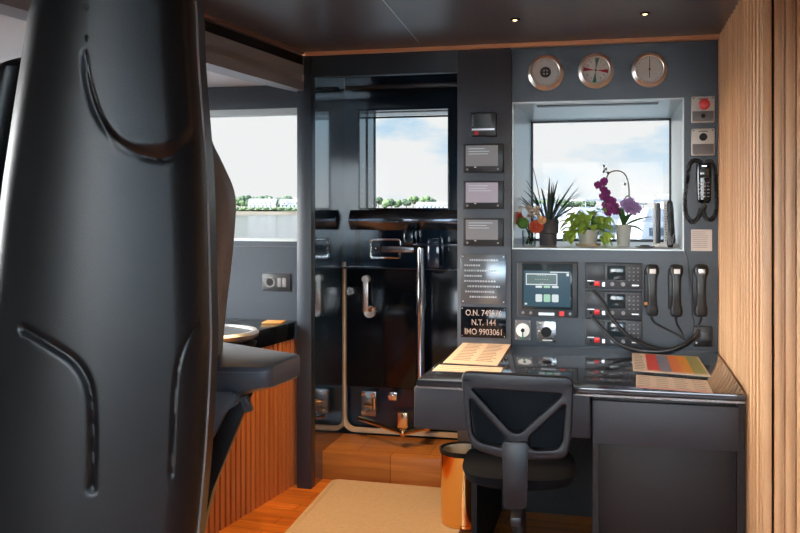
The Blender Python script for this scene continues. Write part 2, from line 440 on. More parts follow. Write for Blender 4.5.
# bulge below the window, latch recess, lower leaf
dr.box((XP1, DY, zs1), (XD+.1, DY+.28, wb), .0)
dl, dr_ = wx(355, DY), wx(405, DY)
dr.box((XP1, DY, zs0), (dl, DY+.28, zs1)); dr.box((dr_, DY, zs0), (XD+.1, DY+.28, zs1)); dr.box((dl, DY+.10, zs0), (dr_, DY+.28, zs1))
zlow = wz(380, 387, DY)
dr.box((XP1, DY+.05, 0), (XD+.1, DY+.28, zs0))
door = struct(dr.build('door_1', 'gloss'))
ll = wx(347, DY-.01)
MB().box((ll, DY-.02, zlow), (XD+.05, DY+.05, zs0-.004), .006).build('lower_leaf', 'gloss_black', door)
MB().box((ll-.01, DY-.045, zs0-.004), (XD+.05, DY+.0, zs0+.006), .003).build('ledge', 'gloss', door)
# chrome window lip, sculpted polished sill below the window
MB().box((wl-.006, DY-.008, wb-.006), (wl, DY, wtp+.006)).box((wr, DY-.008, wb-.006), (wr+.004, DY, wtp+.006)).box((wl, DY-.008, wtp), (wr, DY, wtp+.006)).box((wl, DY-.008, wb-.008), (wr, DY, wb)).build('window_frame', 'gloss_black', door)
R = []
for i in range(41):
    x = wl-.05+(XD+.04-wl+.05)*i/40; ring = []
    for j in range(9):
        t = j/8; z = wb-.01-(wb-.01-zs1)*t; ring.append((x, DY-.004-.03*math.sin(PI*t)*(1+.35*math.sin(i*.3+1)), z))
    R.append(ring)
bm = MB(); bm.rings(R, closed=False, cap=False)
so = bm.build('window_sill', 'sillmetal', door)
MB().box((wl, DY+.255, wb), (wr, DY+.260, wtp)).build('pane', 'glass', door)
# vertical bar in window (second frame) and top bar
MB().box((wx(373.5, DY+.2), DY+.2, wb), (wx(375, DY+.2), DY+.22, wtp)).box((wl, DY+.2, wz(404, 116, DY+.2)), (wr, DY+.22, wz(404, 117.6, DY+.2))).build('glazing_bar', 'gloss_black', door)
# latch: chrome ring in the recess
cx, cz, w_, h_ = rect(370, 238, 402, 259, DY+.1)
plate('latch_ring', rnd([(-w_/2, -h_/2), (w_/2, -h_/2), (w_/2, h_/2), (-w_/2, h_/2)], .02), [rnd([(-w_/2+.014, -h_/2+.014), (w_/2-.014, -h_/2+.014), (w_/2-.014, h_/2-.014), (-w_/2+.014, h_/2-.014)], .012)], .02, .003, 'chrome', door, loc=(cx, DY+.088, cz))
MB().box((wx(382, DY), DY-.03, wz(390, 252, DY)), (wx(415, DY), DY-.015, wz(390, 246, DY)), .003).build('latch_arm', 'steelplate', door)
MB().sph((wx(376, DY+.05), DY+.05, wz(376, 248, DY+.05)), .012).build('latch_knob', 'chrome', door)
# lever with pivot disc
lx, lz1, lz0 = wx(366, DY-.04), wz(366, 279, DY-.04), wz(368, 312, DY-.04)
MB().box((lx-.015, DY-.05, lz0), (lx+.013, DY-.04, lz1+.012), .004).cyl((lx, DY-.055, lz1), (lx, DY-.02, lz1), .019).build('lever', 'bezel', door)
lx2 = wx(369.5, DY-.04)
o = MB().cyl((lx2, DY-.045, lz0), (lx2, DY-.02, lz0), .030).build('lever_hub', 'bezel', door)
MB().cyl((lx2+.008, DY-.06, lz0+.012), (lx2+.008, DY-.045, lz0+.012), .010).box((lx2+.01, DY-.055, lz0+.02), (lx2+.04, DY-.047, lz0+.026)).build('lever_catch', 'brass', o)
kx, kz = wx(351, DY-.03), wz(351, 291, DY-.03)
MB().cyl((kx, DY-.05, kz), (kx, DY-.02, kz), .021).cyl((kx, DY-.055, kz), (kx, DY-.05, kz), .017).build('door_knob', 'steelplate', door)
# pale gasket frame with a rounded corner
def sweep(path, w, t, Y):
    bm = MB(); R = []
    P = [Vector(p) for p in path]
    for i, p in enumerate(P):
        tn = (P[min(i+1, len(P)-1)]-P[max(i-1, 0)]).normalized(); nn = Vector((-tn.y, tn.x))
        a, b = p-nn*w/2, p+nn*w/2
        R.append([(a.x, Y, a.y), (b.x, Y, b.y), (b.x, Y-t, b.y), (a.x, Y-t, a.y)])
    return bm.rings(R)
gx = wx(342.5, DY-.03); gz = zb+.022
path = [(gx, wz(343, 262, DY))]+[(gx, wz(343, 400, DY))]
for k in range(9):
    a = PI+k/8*PI/2; path.append((gx+.06+.06*math.cos(a), gz+.06+.06*math.sin(a)))
path += [(XD+.05, gz)]
sweep(path, .020, .03, DY+.02).build('gasket', 'gasket', door)
# hinge works at the foot of the door
hx, hz = wx(366, DY-.03), wz(366, 404, DY-.03)
hg = MB().box((hx-.035, DY-.0, hz-.07), (hx+.045, DY+.045, hz+.06), .004).build('hinge_plate', 'steelplate', door)
for (dx, dz) in ((-.02, .045), (.03, .045), (-.02, -.05), (.01, .0)):
    MB().cyl((hx+dx, DY-.014, hz+dz), (hx+dx, DY-.0, hz+dz), .010, n=12).build('bolt', 'brass', hg)
MB().cyl((hx+.05, DY-.05, hz-.02), (hx+.05, DY-.05, hz+.04), .013).cyl((hx+.0, DY-.04, hz), (hx+.05, DY-.05, hz), .012).build('hinge_pin', 'brass', hg)
bx2 = wx(393, DY-.03); bz2 = wz(393, 396, DY-.03)
MB().box((bx2-.022, DY-.04, bz2-.022), (bx2+.022, DY+.045, bz2+.022), .004).cyl((bx2-.01, DY-.055, bz2), (bx2-.01, DY-.03, bz2), .010).cyl((bx2+.012, DY-.055, bz2+.005), (bx2+.012, DY-.03, bz2+.005), .007).build('lock_block', 'chrome', door)
a0 = Vector((hx-.03, DY-.05, hz-.07)); a1 = Vector((wx(404, DY-.2), DY-.22, wz(404, 433, DY-.22))); a2 = Vector((wx(428, DY-.12), DY-.14, wz(428, 428, DY-.14)))
MB().tube([a0, a1], .011).tube([a1, a2], .011).sph(a1, .018).sph(a2, .018).box((a1.x-.03, a1.y-.0, a1.z+.02), (a1.x+.02, a1.y+.03, a1.z+.10), .006).build('stay_arm', 'brass', door)
# polished vertical tube
tx = wx(420.5, 4.36)
MB().cyl((tx, 4.36, wz(420, 428, 4.36)), (tx, 4.36, wz(420, 248, 4.36)), .023, n=32).sph((tx, 4.36, wz(420, 248, 4.36)), .023, (1, 1, .3)).build('grab_tube', 'chrome', door)
MB().box((tx-.03, 4.34, wz(420, 246, 4.36)), (tx+.2, 4.46, wz(420, 243, 4.36)), .004).box((tx+.035, 4.35, wz(430, 268, 4.36)), (tx+.10, 4.46, wz(430, 238, 4.36)), .01).build('tube_bracket', 'gloss', door)
tcx = wx(404, 4.4)
MB().box((tcx-.01, DY-.10, wz(410, 245, 4.4)), (tcx+.05, DY-.002, wz(410, 230, 4.4)), .012).build('latch_housing', 'gloss', door)

# step in front of the door
sx0, sx1 = wx(318, 4.14), wx(446, 4.14)
struct(MB().box((sx0, 4.14, 0), (XD+.1, DY+.0, zb), .003).build('trim_10', 'stepwood'))
# carpet runner
c = [onz(332, 482.5, 0), onz(287, 533, 0)]
dd = (c[1]-c[0]); c2 = c[0]+dd*3
P = [(c[0].x, c[0].y), (c2.x, c2.y), (c2.x+.9, c2.y), (-.62, 3.1), (-.62, 4.10), (c[0].x+.02, 4.12)]
tag(MB().prism(rnd(P, .03), .0005, .012, .003, 'xy').build('carpet', 'carpet'), 'tan woven carpet runner lying in front of the wooden step', 'carpet')

# ================================================================ DESK
XDL, XDR = -.69, XR-.006; YF = 3.10
desk = thing('desk', 'black glossy built-in chart desk below the radios and window', 'desk', (0, 0, 0))
MB().prism([(XDL+.015, 3.983), (XDR, 3.995), (XDR, YF), (XDL, YF)], ZD-.022, ZD, .004, 'xy').build('desktop', 'desktop', desk)
kx0 = -.084
MB().box((XDL-.012, YF+.004, ZD-.175), (kx0-.006, YF+.05, ZD-.026), .008).box((XDL-.012, YF+.05, ZD-.175), (XDL+.03, 3.98, ZD-.026), .006).build('apron', 'deskfront', desk)
MB().box((kx0, YF+.012, ZD-.19), (XDR-.02, YF+.03, ZD-.045), .003).build('drawer', 'deskfront', desk)
MB().box((kx0, YF+.03, 0), (kx0+.02, 3.98, ZD-.024)).box((kx0+.02, YF+.045, .02), (XDR-.025, YF+.06, ZD-.024), .002).box((XDR-.025, YF+.02, 0), (XDR, 3.98, ZD-.024)).build('cabinet', 'deskdark', desk)
MB().box((-.51, YF+.09, 0), (-.49, 3.98, ZD-.024)).box((-.49, 3.9, 0), (kx0, 3.98, ZD-.024)).build('side_panel', 'black', desk)
MB().box((XDL, YF-.001, ZD-.030), (XDR-.004, YF+.012, ZD-.023)).build('edge_strip', 'steelplate', desk)

# papers
def sheet(label, q, m, lines=None, name='paper_sheet', blocks=None, group=None):
    P = [onz(u, v, ZD) for u, v in q]           # TL TR BR BL
    c = sum(P, Vector())/4
    t = thing(name, label, 'paper', (c.x, c.y, ZD))
    bm = MB(); bm.prism([(p.x-c.x, p.y-c.y) for p in P], .0006, .0018, plane='xy'); bm.build('sheet', m, t)
    def at(s, r):
        p = (P[0]*(1-s)+P[1]*s)*(1-r)+(P[3]*(1-s)+P[2]*s)*r; return (p.x-c.x, p.y-c.y)
    if lines:
        bm = MB()
        for (s0, s1, r0, r1, n) in lines:
            for i in range(n):
                r = r0+(r1-r0)*i/max(n-1, 1); e = s1-random.random()*.25*(s1-s0)
                bm.prism([at(s0, r), at(e, r), at(e, r+.018), at(s0, r+.018)], .0018, .0021, plane='xy')
        bm.build('print', 'ink', t)
    for b in blocks or []:
        s0, s1, r0, r1, mm = b
        MB().prism([at(s0, r0), at(s1, r0), at(s1, r1), at(s0, r1)], .0018, .0021, plane='xy').build('colour_panel', mm, t)
    return t
sheet('large tan printed sheet lying at the left rear of the desk', [(465, 341), (512, 343), (497, 366), (443, 363)], 'paper', [(.12, .45, .12, .85, 12), (.55, .9, .15, .85, 12)])
sheet('narrow tan sheet at the left front of the desk, before the large sheet', [(439, 365), (503, 368), (500, 374), (432, 371)], 'paper', [(.05, .9, .2, .8, 3)])
b = [(.20, .36, .03, .92, 'c_red'), (.36, .52, .03, .92, 'c_slate'), (.52, .66, .03, .92, 'c_orange'), (.66, .80, .03, .92, 'c_amber'), (.80, .97, .03, .92, 'c_olive')]
sheet('chart with red, grey, orange and green colour bands on the right of the desk', [(632, 353.5), (698, 357), (711, 377), (633, 371)], 'paper', [(.03, .17, .08, .88, 10)], 'colour_chart', b)
sheet('tan sheet with rows of table cells and a red lower edge at the desk front', [(636, 375), (707, 381), (713, 393.5), (636, 387.5)], 'paper', [(.03, .22, .1, .85, 6), (.28, .47, .1, .85, 6), (.53, .72, .1, .85, 6), (.78, .97, .1, .85, 6)], 'table_chart', [(0, 1, .95, 1.0, 'c_red')])

# ================================================================ wall instruments
def wall_thing(name, label, cat, r, Y=YW, group=None):
    cx, cz, w, h = rect(*r, Y=Y); return thing(name, label, cat, (cx, Y, cz), 0, group), w, h
YI = 3.985
# round brass instruments
def gauge(label, u, v, kind):
    cx, cz, w, h = rect(u-18, v-18, u+18, v+18); r = w/2
    t = thing('wall_clock' if kind == 1 else 'wall_gauge', label, 'clock' if kind == 1 else 'gauge', (cx, YW, cz), 0)
    MB().lathe([(r, 0), (r, .006), (r*.96, .010), (r*.9, .012), (r*.88, .030), (r*.80, .036), (r*.77, .034), (r*.76, .022)], axis='y', cap=False).build('bezel', 'bezel', t)
    MB().cyl((0, -.024, 0), (0, -.002, 0), r*.80, n=48).build('dial', 'dial', t)
    bm = MB()
    for k in range(60 if kind == 1 else 48):
        a = 2*PI*k/(60 if kind == 1 else 48); L = .09 if k % 5 == 0 else .05
        c_, s_ = math.cos(a), math.sin(a); r0, r1 = r*(.73-L), r*.73
        q_ = .0007; p = [(c_*r0-s_*q_, s_*r0+c_*q_), (c_*r1-s_*q_, s_*r1+c_*q_), (c_*r1+s_*q_, s_*r1-c_*q_), (c_*r0+s_*q_, s_*r0-c_*q_)]
        bm.prism(p, -.0248, -.024)
    bm.build('dial_marks', 'ink', t)
    def wedge(name, a, wdt, r0, r1, m):
        p = [(r0*math.cos(a), r0*math.sin(a)), (r1*math.cos(a-wdt), r1*math.sin(a-wdt)), (r1*math.cos(a+wdt), r1*math.sin(a+wdt))]
        MB().prism(p, -.0252, -.0245).build(name, m, t)
    if kind == 1:
        for k, mm in ((0, 'darkred'), (1, 'green'), (2, 'darkred'), (3, 'green')):
            wedge('sector', k*PI/2-.12, .16, r*.05, r*.70, mm)
        for k in range(12):
            a = PI/2-(k+1)*PI/6
            text('numeral', str(k+1), r*.16, 'ink', t, (r*.53*math.cos(a), -.0248, r*.53*math.sin(a)))
        MB().prism([(-.001, -r*.1), (.001, -r*.1), (.0004, r*.5), (-.0004, r*.5)], -.027, -.026).build('hand', 'ink', t)
    else:
        if kind == 0:
            MB().lathe([(r*.30, .0246), (r*.30, .0256), (r*.16, .0256), (r*.16, .0246)], axis='y', cap=False).box((-r*.2, -.0256, -r*.05), (r*.2, -.0246, r*.05)).box((-r*.04, -.0256, -r*.2), (r*.04, -.0246, r*.2)).build('movement', 'ink', t)
            wedge('hand', -2.3, .03, -r*.65, r*.1, 'ink')
        else:
            wedge('hand', -PI/2-.05, .06, -r*.62, r*.15, 'ink')
            MB().prism([(-.0012, -r*.5), (.0012, -r*.5), (.0016, 0), (.0012, r*.68), (-.0012, r*.68), (-.0016, 0)], -.0262, -.0246).build('pointer', 'ink', t)
    MB().cyl((0, -.029, 0), (0, -.024, 0), r*.06, n=12).build('pivot', 'ink', t)
    MB().cyl((0, -.0325, 0), (0, -.0315, 0), r*.78, n=48).build('glass', 'glass', t)
    return t
gauge('round barometer with a pale dial, left of the three round wall instruments', 546, 73, 0)
gauge('round clock with red and green sectors, between two other round instruments', 596, 71, 1)
gauge('round pale dial with one upright needle, rightmost above the window', 649.5, 70, 2)

# small alarm display
t, w, h = wall_thing('alarm_display', 'small dark alarm display at the top of the instrument column', 'display', (472, 113, 497, 137), YI)
MB().box((-w/2, -.03, -h/2), (w/2, 0, h/2), .004).build('case', 'blackplastic', t)
MB().box((-w*.34, -.032, -h*.12), (w*.28, -.029, h*.42)).build('screen', 'screenoff', t)
MB().box((-w*.46, -.0325, -h*.24), (w*.44, -.030, -h*.17)).build('trim_bar', 'silver', t)
MB().box((-w*.34, -.033, -h*.43), (-w*.2, -.029, -h*.28)).build('red_label', 'darkred', t)
bm = MB()
for k in range(5): bm.cyl((-w*.42, -.033, h*(.36-.1*k)), (-w*.42, -.029, h*(.36-.1*k)), .0016, n=8)
bm.build('indicator', 'silver', t)
# three identical monitors
first = None
for (r, lab, sm) in (((464, 144, 504, 173), 'top one of three equal grey wall screens, showing plain grey', 'screen'),
                     ((464, 181, 504, 209), 'middle one of three equal wall screens, showing a lilac picture', 'screenlilac'),
                     ((464, 218, 504, 246), 'lowest of three equal wall screens, just above the engraved plate', 'screen')):
    t, w, h = wall_thing('wall_screen', lab, 'screen', r, YI, 'wall screens on the instrument column')
    MB().box((-w/2, -.025, -h/2), (w/2, 0, h/2), .003).build('case', 'blackplastic', t)
    o = MB().box((-w*.43, -.027, -h*.27), (w*.37, -.0245, h*.44)).build('screen', sm, t)
    bm = MB()
    for k in range(3): bm.box((-w*.36, -.0276, h*(.32-.09*k)), (w*(-.05+.3*random.random()), -.027, h*(.335-.09*k)))
    bm.build('screen_text', 'screenlight', o)
    for s in (-1, 1): MB().cyl((s*w*.38-.002, -.032, -h*.38), (s*w*.38-.002, -.024, -h*.38), .0045, n=14).build('knob', 'knobgrey', t)
    MB().box((-w*.22, -.0262, -h*.32), (-w*.17, -.025, -h*.29)).build('badge', 'white', t)
# engraved plate
t, w, h = wall_thing('builder_plate', 'engraved grey steel plate screwed below the three wall screens', 'plate', (461, 254, 506, 304), YI)
MB().box((-w/2, -.006, -h/2), (w/2, 0, h/2), .001).build('plate', 'engraved', t)
bm = MB()
random.seed(3)
for k, (a, bb) in enumerate(((-.3, .3), (-.42, -.1), (-.42, .28), (-.42, -.02), (-.42, .25), (-.35, .35), (-.4, .2), (-.3, .3))):
    z = h*(.36-.105*k); x = a*w
    while x < bb*w:
        l = w*(.02+.03*random.random()); bm.box((x, -.0068, z), (x+l, -.0058, z+h*.035)); x += l+w*.015
bm.build('engraving', 'silver', t)
for sx in (-1, 1):
    for sz in (-1, 1): MB().cyl((sx*w*.45, -.008, sz*h*.45), (sx*w*.45, -.005, sz*h*.45), .003, n=10).build('screw', 'silver', t)
# number plate
t, w, h = wall_thing('number_plate', 'dark official number plate at the foot of the instrument column', 'plate', (461, 307, 506, 337.5), YI)
MB().box((-w/2, -.006, -h/2), (w/2, 0, h/2), .001).build('plate', 'gloss_black', t)
for k, s in enumerate(('O.N. 749576', 'N.T. 144', 'IMO 9903061')):
    text('lettering', s, .037, 'plateprint', t, (.002, -.0066, h*(.30-.31*k)), sx=.83, bold=.0003)
for sx in (-1, 1):
    for sz in (-1, 1): MB().cyl((sx*w*.47, -.008, sz*h*.45), (sx*w*.47, -.005, sz*h*.45), .0025, n=10).build('screw', 'silver', t)
# monitor on the lower panel
t, w, h = wall_thing('radar_monitor', 'square black monitor with a blue menu screen above the desk', 'monitor', (518, 261.5, 578, 316))
MB().box((-w/2, -.04, -h/2), (w/2, 0, h/2), .005).build('case', 'greyplastic', t)
MB().box((-w*.42, -.042, -h*.36), (w*.42, -.038, h*.47), .002).build('glass_front', 'screenoff', t)
s = MB().box((-w*.385, -.0435, -h*.31), (w*.385, -.0415, h*.34)).build('screen', 'screenblue', t)
o = plate('dialog_box', [(-w*.35, h*.08), (w*.17, h*.08), (w*.17, h*.29), (-w*.35, h*.29)], [[(-w*.335, h*.10), (w*.155, h*.10), (w*.155, h*.27), (-w*.335, h*.27)]], .001, 0, 'screenlight', s, loc=(0, -.044, 0))
MB().box((-w*.335, -.0440, h*.10), (w*.155, -.0436, h*.27)).build('dialog_fill', 'screenwin', s)
text('dialog_text', '- - - -\n- - - - - -\n- -', h*.07, 'screenlight', s, (-w*.09, -.0445, h*.19))
for i in range(3):
    for j in range(2):
        mm = ['screenlight', 'screengreen', 'screenlight'][i]
        zz = h*(.03-.155*j)
        MB().prism(rnd([(w*(-.19+.135*i), zz-h*(.10 if j else .0)), (w*(-.08+.135*i), zz-h*(.10 if j else 0)), (w*(-.08+.135*i), zz+h*.04), (w*(-.19+.135*i), zz+h*.04)], .006), -.0442, -.0436).build('menu_icon', mm, s)
for q in ((.05, .31, .36, .325), (.32, .25, .36, .30), (-.37, -.28, -.33, -.25)): MB().box((w*q[0], -.0442, h*q[1]), (w*q[2], -.0436, h*q[3])).build('status_bar', 'screenlight', s)
for k in (-.40, -.27, .44 * .86): MB().cyl((w*k, -.046, -h*.43), (w*k, -.038, -h*.43), .006, n=14).build('button', 'knobgrey', t)
MB().box((-w*.14, -.0415, -h*.47), (w*.12, -.039, -h*.42)).build('badge', 'silver', t)
MB().box((w*.20, -.043, -h*.47), (w*.28, -.039, -h*.39)).build('red_button', 'red', t)
# round gauge + socket under monitor
t, w, h = wall_thing('panel_meter', 'small square plate with a white round dial and green pointer below the monitor', 'gauge', (515, 320, 531, 340))
MB().box((-w/2, -.004, -h/2), (w/2, 0, h/2), .001).build('plate', 'boxgrey', t)
MB().cyl((0, -.010, 0), (0, -.003, 0), w*.43, n=32).build('dial', 'dial', t)
MB().prism([(-.004, -h*.48), (.004, -h*.48), (.002, 0), (-.002, 0)], -.012, -.0105).build('green_pointer', 'green', t)
MB().cyl((0, -.016, 0), (0, -.010, 0), w*.12, n=14).build('knob', 'black', t)
for sx in (-1, 1):
    for sz in (-1, 1): MB().cyl((sx*w*.42, -.0055, sz*h*.43), (sx*w*.42, -.003, sz*h*.43), .002, n=8).build('screw', 'silver', t)
t, w, h = wall_thing('dimmer_switch', 'square steel plate with a black rotary knob below the monitor', 'switch', (537, 321, 556, 342))
MB().box((-w/2, -.005, -h/2), (w/2, 0, h/2), .001).build('plate', 'steelplate', t)
MB().cyl((0, -.022, -.0), (0, -.004, -.0), w*.27, n=24).build('knob', 'black', t)
for q in ((-.4, .38, -.1, .43), (-.45, 0, -.33, .05), (-.2, -.44, .3, -.38)): MB().box((w*q[0], -.006, h*q[1]), (w*q[2], -.0048, h*q[3])).build('mark', 'white', t)

# radios
RZ = []
for i, (y0, y1, lab) in enumerate(((262.5, 288.5, 'topmost of three stacked black radio sets with keypads'), (290.5, 317, 'middle one of three stacked black radio sets with keypads'), (318.5, 345, 'lowest of three stacked black radio sets, just above the desk'))):
    t, w, h = wall_thing('marine_radio', lab, 'radio', (585.5, y0, 642, y1), YW, 'radio sets above the desk')
    RZ.append(t)
    MB().box((-w/2, -.035, -h/2), (w/2, 0, h/2), .005).build('case', 'greyplastic', t)
    MB().box((-w*.47, -.038, -h*.16), (-w*.16, -.034, h*.42), .002).build('speaker_panel', 'greyplastic', t)
    MB().box((-w*.11, -.037, -h*.14), (w*.21, -.034, h*.40), .001).build('screen', 'screenoff', t)
    for r_ in range(4):
        for c_ in range(3):
            MB().box((w*(.275+.075*c_)-.003, -.039, h*(.32-.155*r_)-.0022), (w*(.275+.075*c_)+.004, -.034, h*(.32-.155*r_)+.0022), .0008, 1).build('key', 'knobgrey', t)
    for kx_ in (-.02, .17): MB().cyl((w*kx_, -.048, -h*.30), (w*kx_, -.034, -h*.30), .0085, .0075, n=20).build('knob', 'knobgrey', t)
    MB().box((-w*.34, -.039, -h*.38), (-w*.24, -.034, -h*.20), .001).build('distress_button', 'red', t)
    MB().cyl((-w*.40, -.045, -h*.31), (-w*.40, -.034, -h*.31), .007, n=12).build('microphone_plug', 'black', t)
    for q in ((-.46, -.21, -.34, -.18), (.32, -.36, .44, -.32), (-.2, -.40, -.15, -.25)): MB().box((w*q[0], -.0365, h*q[1]), (w*q[2], -.0345, h*q[3])).build('mark', 'silver', t)
# handsets
def loftsec(secs, n=20, e=3.2):
    """sections (z, y, w, d) -> superellipse rings"""
    R = []
    for z, y, w, dd in secs:
        ring = []
        for k in range(n):
            a = 2*PI*k/n; c_, s_ = math.cos(a), math.sin(a)
            ring.append((math.copysign(abs(c_)**(2/e), c_)*w/2, y+math.copysign(abs(s_)**(2/e), s_)*dd/2, z))
        R.append(ring)
    return R
def handset(r, lab, sticker):
    t, w, h = wall_thing('telephone_handset', lab, 'handset', r, YW, 'handsets beside the radios')
    w *= .92
    MB().box((-w*.62, -.018, -h*.36), (-w*.1, 0, h*.40), .004).build('cradle', 'blackplastic', t)
    S = [(h*.5, -.034, w*.5, .012), (h*.485, -.036, w*.85, .03), (h*.42, -.036, w*1.05, .046), (h*.33, -.036, w*1.03, .044), (h*.27, -.046, w*.72, .026), (h*.1, -.054, w*.62, .022), (-h*.1, -.054, w*.62, .022), (-h*.27, -.046, w*.70, .026), (-h*.34, -.036, w*.9, .04), (-h*.43, -.036, w*.92, .042), (-h*.485, -.036, w*.75, .03), (-h*.5, -.034, w*.4, .012)]
    MB().rings(loftsec(S)).build('handle', 'blackplastic', t)
    MB().box((-w*.22, -.0605, h*.33), (w*.25, -.0575, h*.42), .0005).build('sticker', sticker, t)
    return t, w, h
hs = [handset((645, 264, 659, 315), 'black handset nearest the radio sets, leftmost of three', 'white'),
      handset((669, 264, 683, 316), 'black handset with a large white sticker, middle one of three', 'white'),
      handset((693, 264, 708, 316), 'black handset nearest the wooden wall, rightmost of three', 'silver')]
t, w, h = hs[0]
MB().box((-w*.62, -.019, -h*.30), (-w*.36, -.0175, -h*.24)).build('orange_mark', 'orange', t); MB().cyl((-w*.35, -.021, -h*.38), (-w*.35, -.0175, -h*.38), .005, n=10).build('blue_mark', 'teal', t)
# cord box
t, w, h = wall_thing('junction_box', 'small black junction box with cable plugs at the desk corner', 'box', (693, 326, 712, 346))
MB().box((-w/2, -.025, -h/2), (w/2, 0, h/2), .003).build('case', 'blackplastic', t)
MB().box((-w*.1, -.028, -h*.2), (w*.3, -.0245, h*.25), .001).build('socket', 'greyplastic', t)
MB().cyl((-w*.35, -.035, h*.2), (-w*.35, -.024, h*.2), .004, n=10).cyl((-w*.35, -.035, -h*.3), (-w*.35, -.024, -h*.3), .004, n=10).build('plug', 'silver', t)
# cords
def cp(u, v, off=.05): return (wx(u, YW-off), YW-off, wz(u, v, YW-off))
def cord(par, pts, r, lab, m='blackplastic', off=.05, coil=0):
    P = [Vector(cp(*p)) for p in pts]
    if coil:
        S = spline(P, 40); out = []
        L = 0
        for i in range(len(S)-1):
            tn = (S[i+1]-S[i]); L += tn.length; tn.normalize(); a = tn.cross(Vector((0, 1, 0))).normalized(); b_ = tn.cross(a)
            ph = L/coil*2*PI; out.append(S[i]+(a*math.cos(ph)+b_*math.sin(ph))*r)
        b = MB().tube(out, coil*.36, 6)
    else: b = MB().tube(P, r, 10, smooth=10)
    if par:
        bmesh.ops.translate(b.bm, vec=-Vector(par.location), verts=b.bm.verts); return b.build('cord', m, par)
    return tag(b.build('hanging_cable', m), lab, 'cable')
cord(RZ[0], [(593, 290, .05), (603, 302, .07), (612, 318, .09), (630, 337, .09), (655, 348, .08), (680, 348, .07), (700, 334, .05)], .0075, 'thick black cord sweeping from the top radio down to the junction box')
cord(RZ[1], [(592, 317, .05), (603, 329, .07), (618, 343, .08), (640, 350.5, .10), (668, 350.5, .10), (690, 341, .08), (699, 330, .05)], .0075, 'lower thick black cord from the middle radio to the junction box')
cord(hs[0][0], [(651, 316, .036), (655, 323, .03), (670, 331, .025), (683, 338, .03), (688, 343, .04)], .0045, 'thin black cord hanging from the handset beside the radios')
cord(hs[1][0], [(676, 317, .036), (677, 324, .03), (682, 333, .025), (684, 340, .03)], .004, 'thin black cord hanging from the middle handset')
cord(hs[2][0], [(701, 317, .036), (700, 322, .03), (697, 328, .03)], .004, 'short black cord below the rightmost handset')
cord(None, [(684, 250, .004), (688, 262, .012), (690, 280, .02), (692, 300, .02), (693, 316, .02), (694, 328, .03)], .003, 'thin grey cable hanging from the sill between two handsets', 'greyplastic')
# call boxes on the right strip
for r, lab, kind in (((691, 97, 714, 123), 'pale wall box with a red push button near the slatted wall', 0), ((691, 129, 714, 156), 'pale wall box with a black knob, below the red button box', 1)):
    t, w, h = wall_thing('push_button_box', lab, 'button box', r, YW, 'call boxes on the wall strip')
    MB().box((-w/2, -.03, -h/2), (w/2, 0, h/2), .004).build('case', 'palebox', t)
    MB().box((-w*.46, -.0315, -h*.46), (w*.46, -.029, -h*.07), .001).build('lower_plate', 'boxgrey', t)
    if kind == 0:
        MB().lathe([(w*.10, .029), (w*.10, .038), (w*.24, .040), (w*.24, .050), (w*.18, .055), (0.0001, .056)], c=(w*.04, 0, h*.18), axis='y', n=32).build('red_button', 'red', t)
        MB().cyl((0, -.04, -h*.26), (0, -.03, -h*.26), w*.1, n=16).build('small_button', 'black', t)
    else:
        MB().cyl((0, -.045, h*.18), (0, -.03, h*.18), w*.17, n=24).box((-w*.12, -.048, h*.16), (w*.12, -.044, h*.2)).build('knob', 'black', t)
    MB().box((-w*.2, -.0305, h*.38), (w*.22, -.0295, h*.41)).build('print', 'ink', t)
    for sx in (-1, 1):
        for sz in (-1, 1): MB().cyl((sx*w*.41, -.032, sz*h*.43), (sx*w*.41, -.029, sz*h*.43), .004, n=10).build('screw', 'knobgrey', t)
# cordless phone
t, w, h = wall_thing('wall_telephone', 'black wall telephone with keypad in the loop of its cord', 'telephone', (696, 163, 711, 203))
MB().rings(loftsec([(h*.5, -.016, w*.8, .02), (h*.47, -.02, w*.96, .036), (h*.2, -.02, w, .04), (-h*.42, -.02, w*.92, .036), (-h*.5, -.016, w*.7, .02)])).build('body', 'gloss_black', t)
MB().box((-w*.32, -.0415, h*.12), (w*.32, -.039, h*.36), .001).build('screen', 'screenoff', t)
for r_ in range(5):
    for c_ in range(3): MB().box((w*(-.26+.26*c_)-.0045, -.0425, h*(-.0-.085*r_)-.002), (w*(-.26+.26*c_)+.0045, -.038, h*(-.0-.085*r_)+.0025), .0005, 1).build('key', 'knobgrey', t)
MB().box((-w*.16, -.0415, h*.40), (w*.16, -.0385, h*.43)).build('badge', 'silver', t)
bm = MB(); bm.tube([(0, -.02, -h*.5), (.004, -.03, -h*.60), (-.006, -.03, -h*.66)], .007, smooth=6); bm.build('plug', 'blackplastic', t)
cord(t, [(702, 163, .012), (696, 160.5, .012), (690, 164, .012), (687, 180, .014), (685, 200, .016), (686, 214, .018), (692, 222, .022), (698, 218, .03), (701.5, 208, .03)], .0085, 'black cord looping down the left side of the wall telephone', coil=.006)
cord(t, [(706, 163, .012), (711, 161.5, .012), (715.5, 172, .014), (716.5, 190, .016), (717, 207, .02), (713.5, 218, .022), (707, 219, .03), (703, 209, .03)], .0085, 'black cord looping down the wood side of the wall telephone', coil=.006)
# note
t, w, h = wall_thing('paper_note', 'small printed pinkish note stuck below the wall telephone', 'note', (691, 229.5, 712, 251))
MB().box((-w/2, -.0015, -h/2), (w/2, 0, h/2)).build('sheet', 'paperwhite', t)
bm = MB()
for k in range(9): bm.box((-w*.42, -.0019, h*(.38-.09*k)), (w*(.42-.25*random.random()), -.0014, h*(.395-.09*k)))
bm.build('print', 'ink', t)
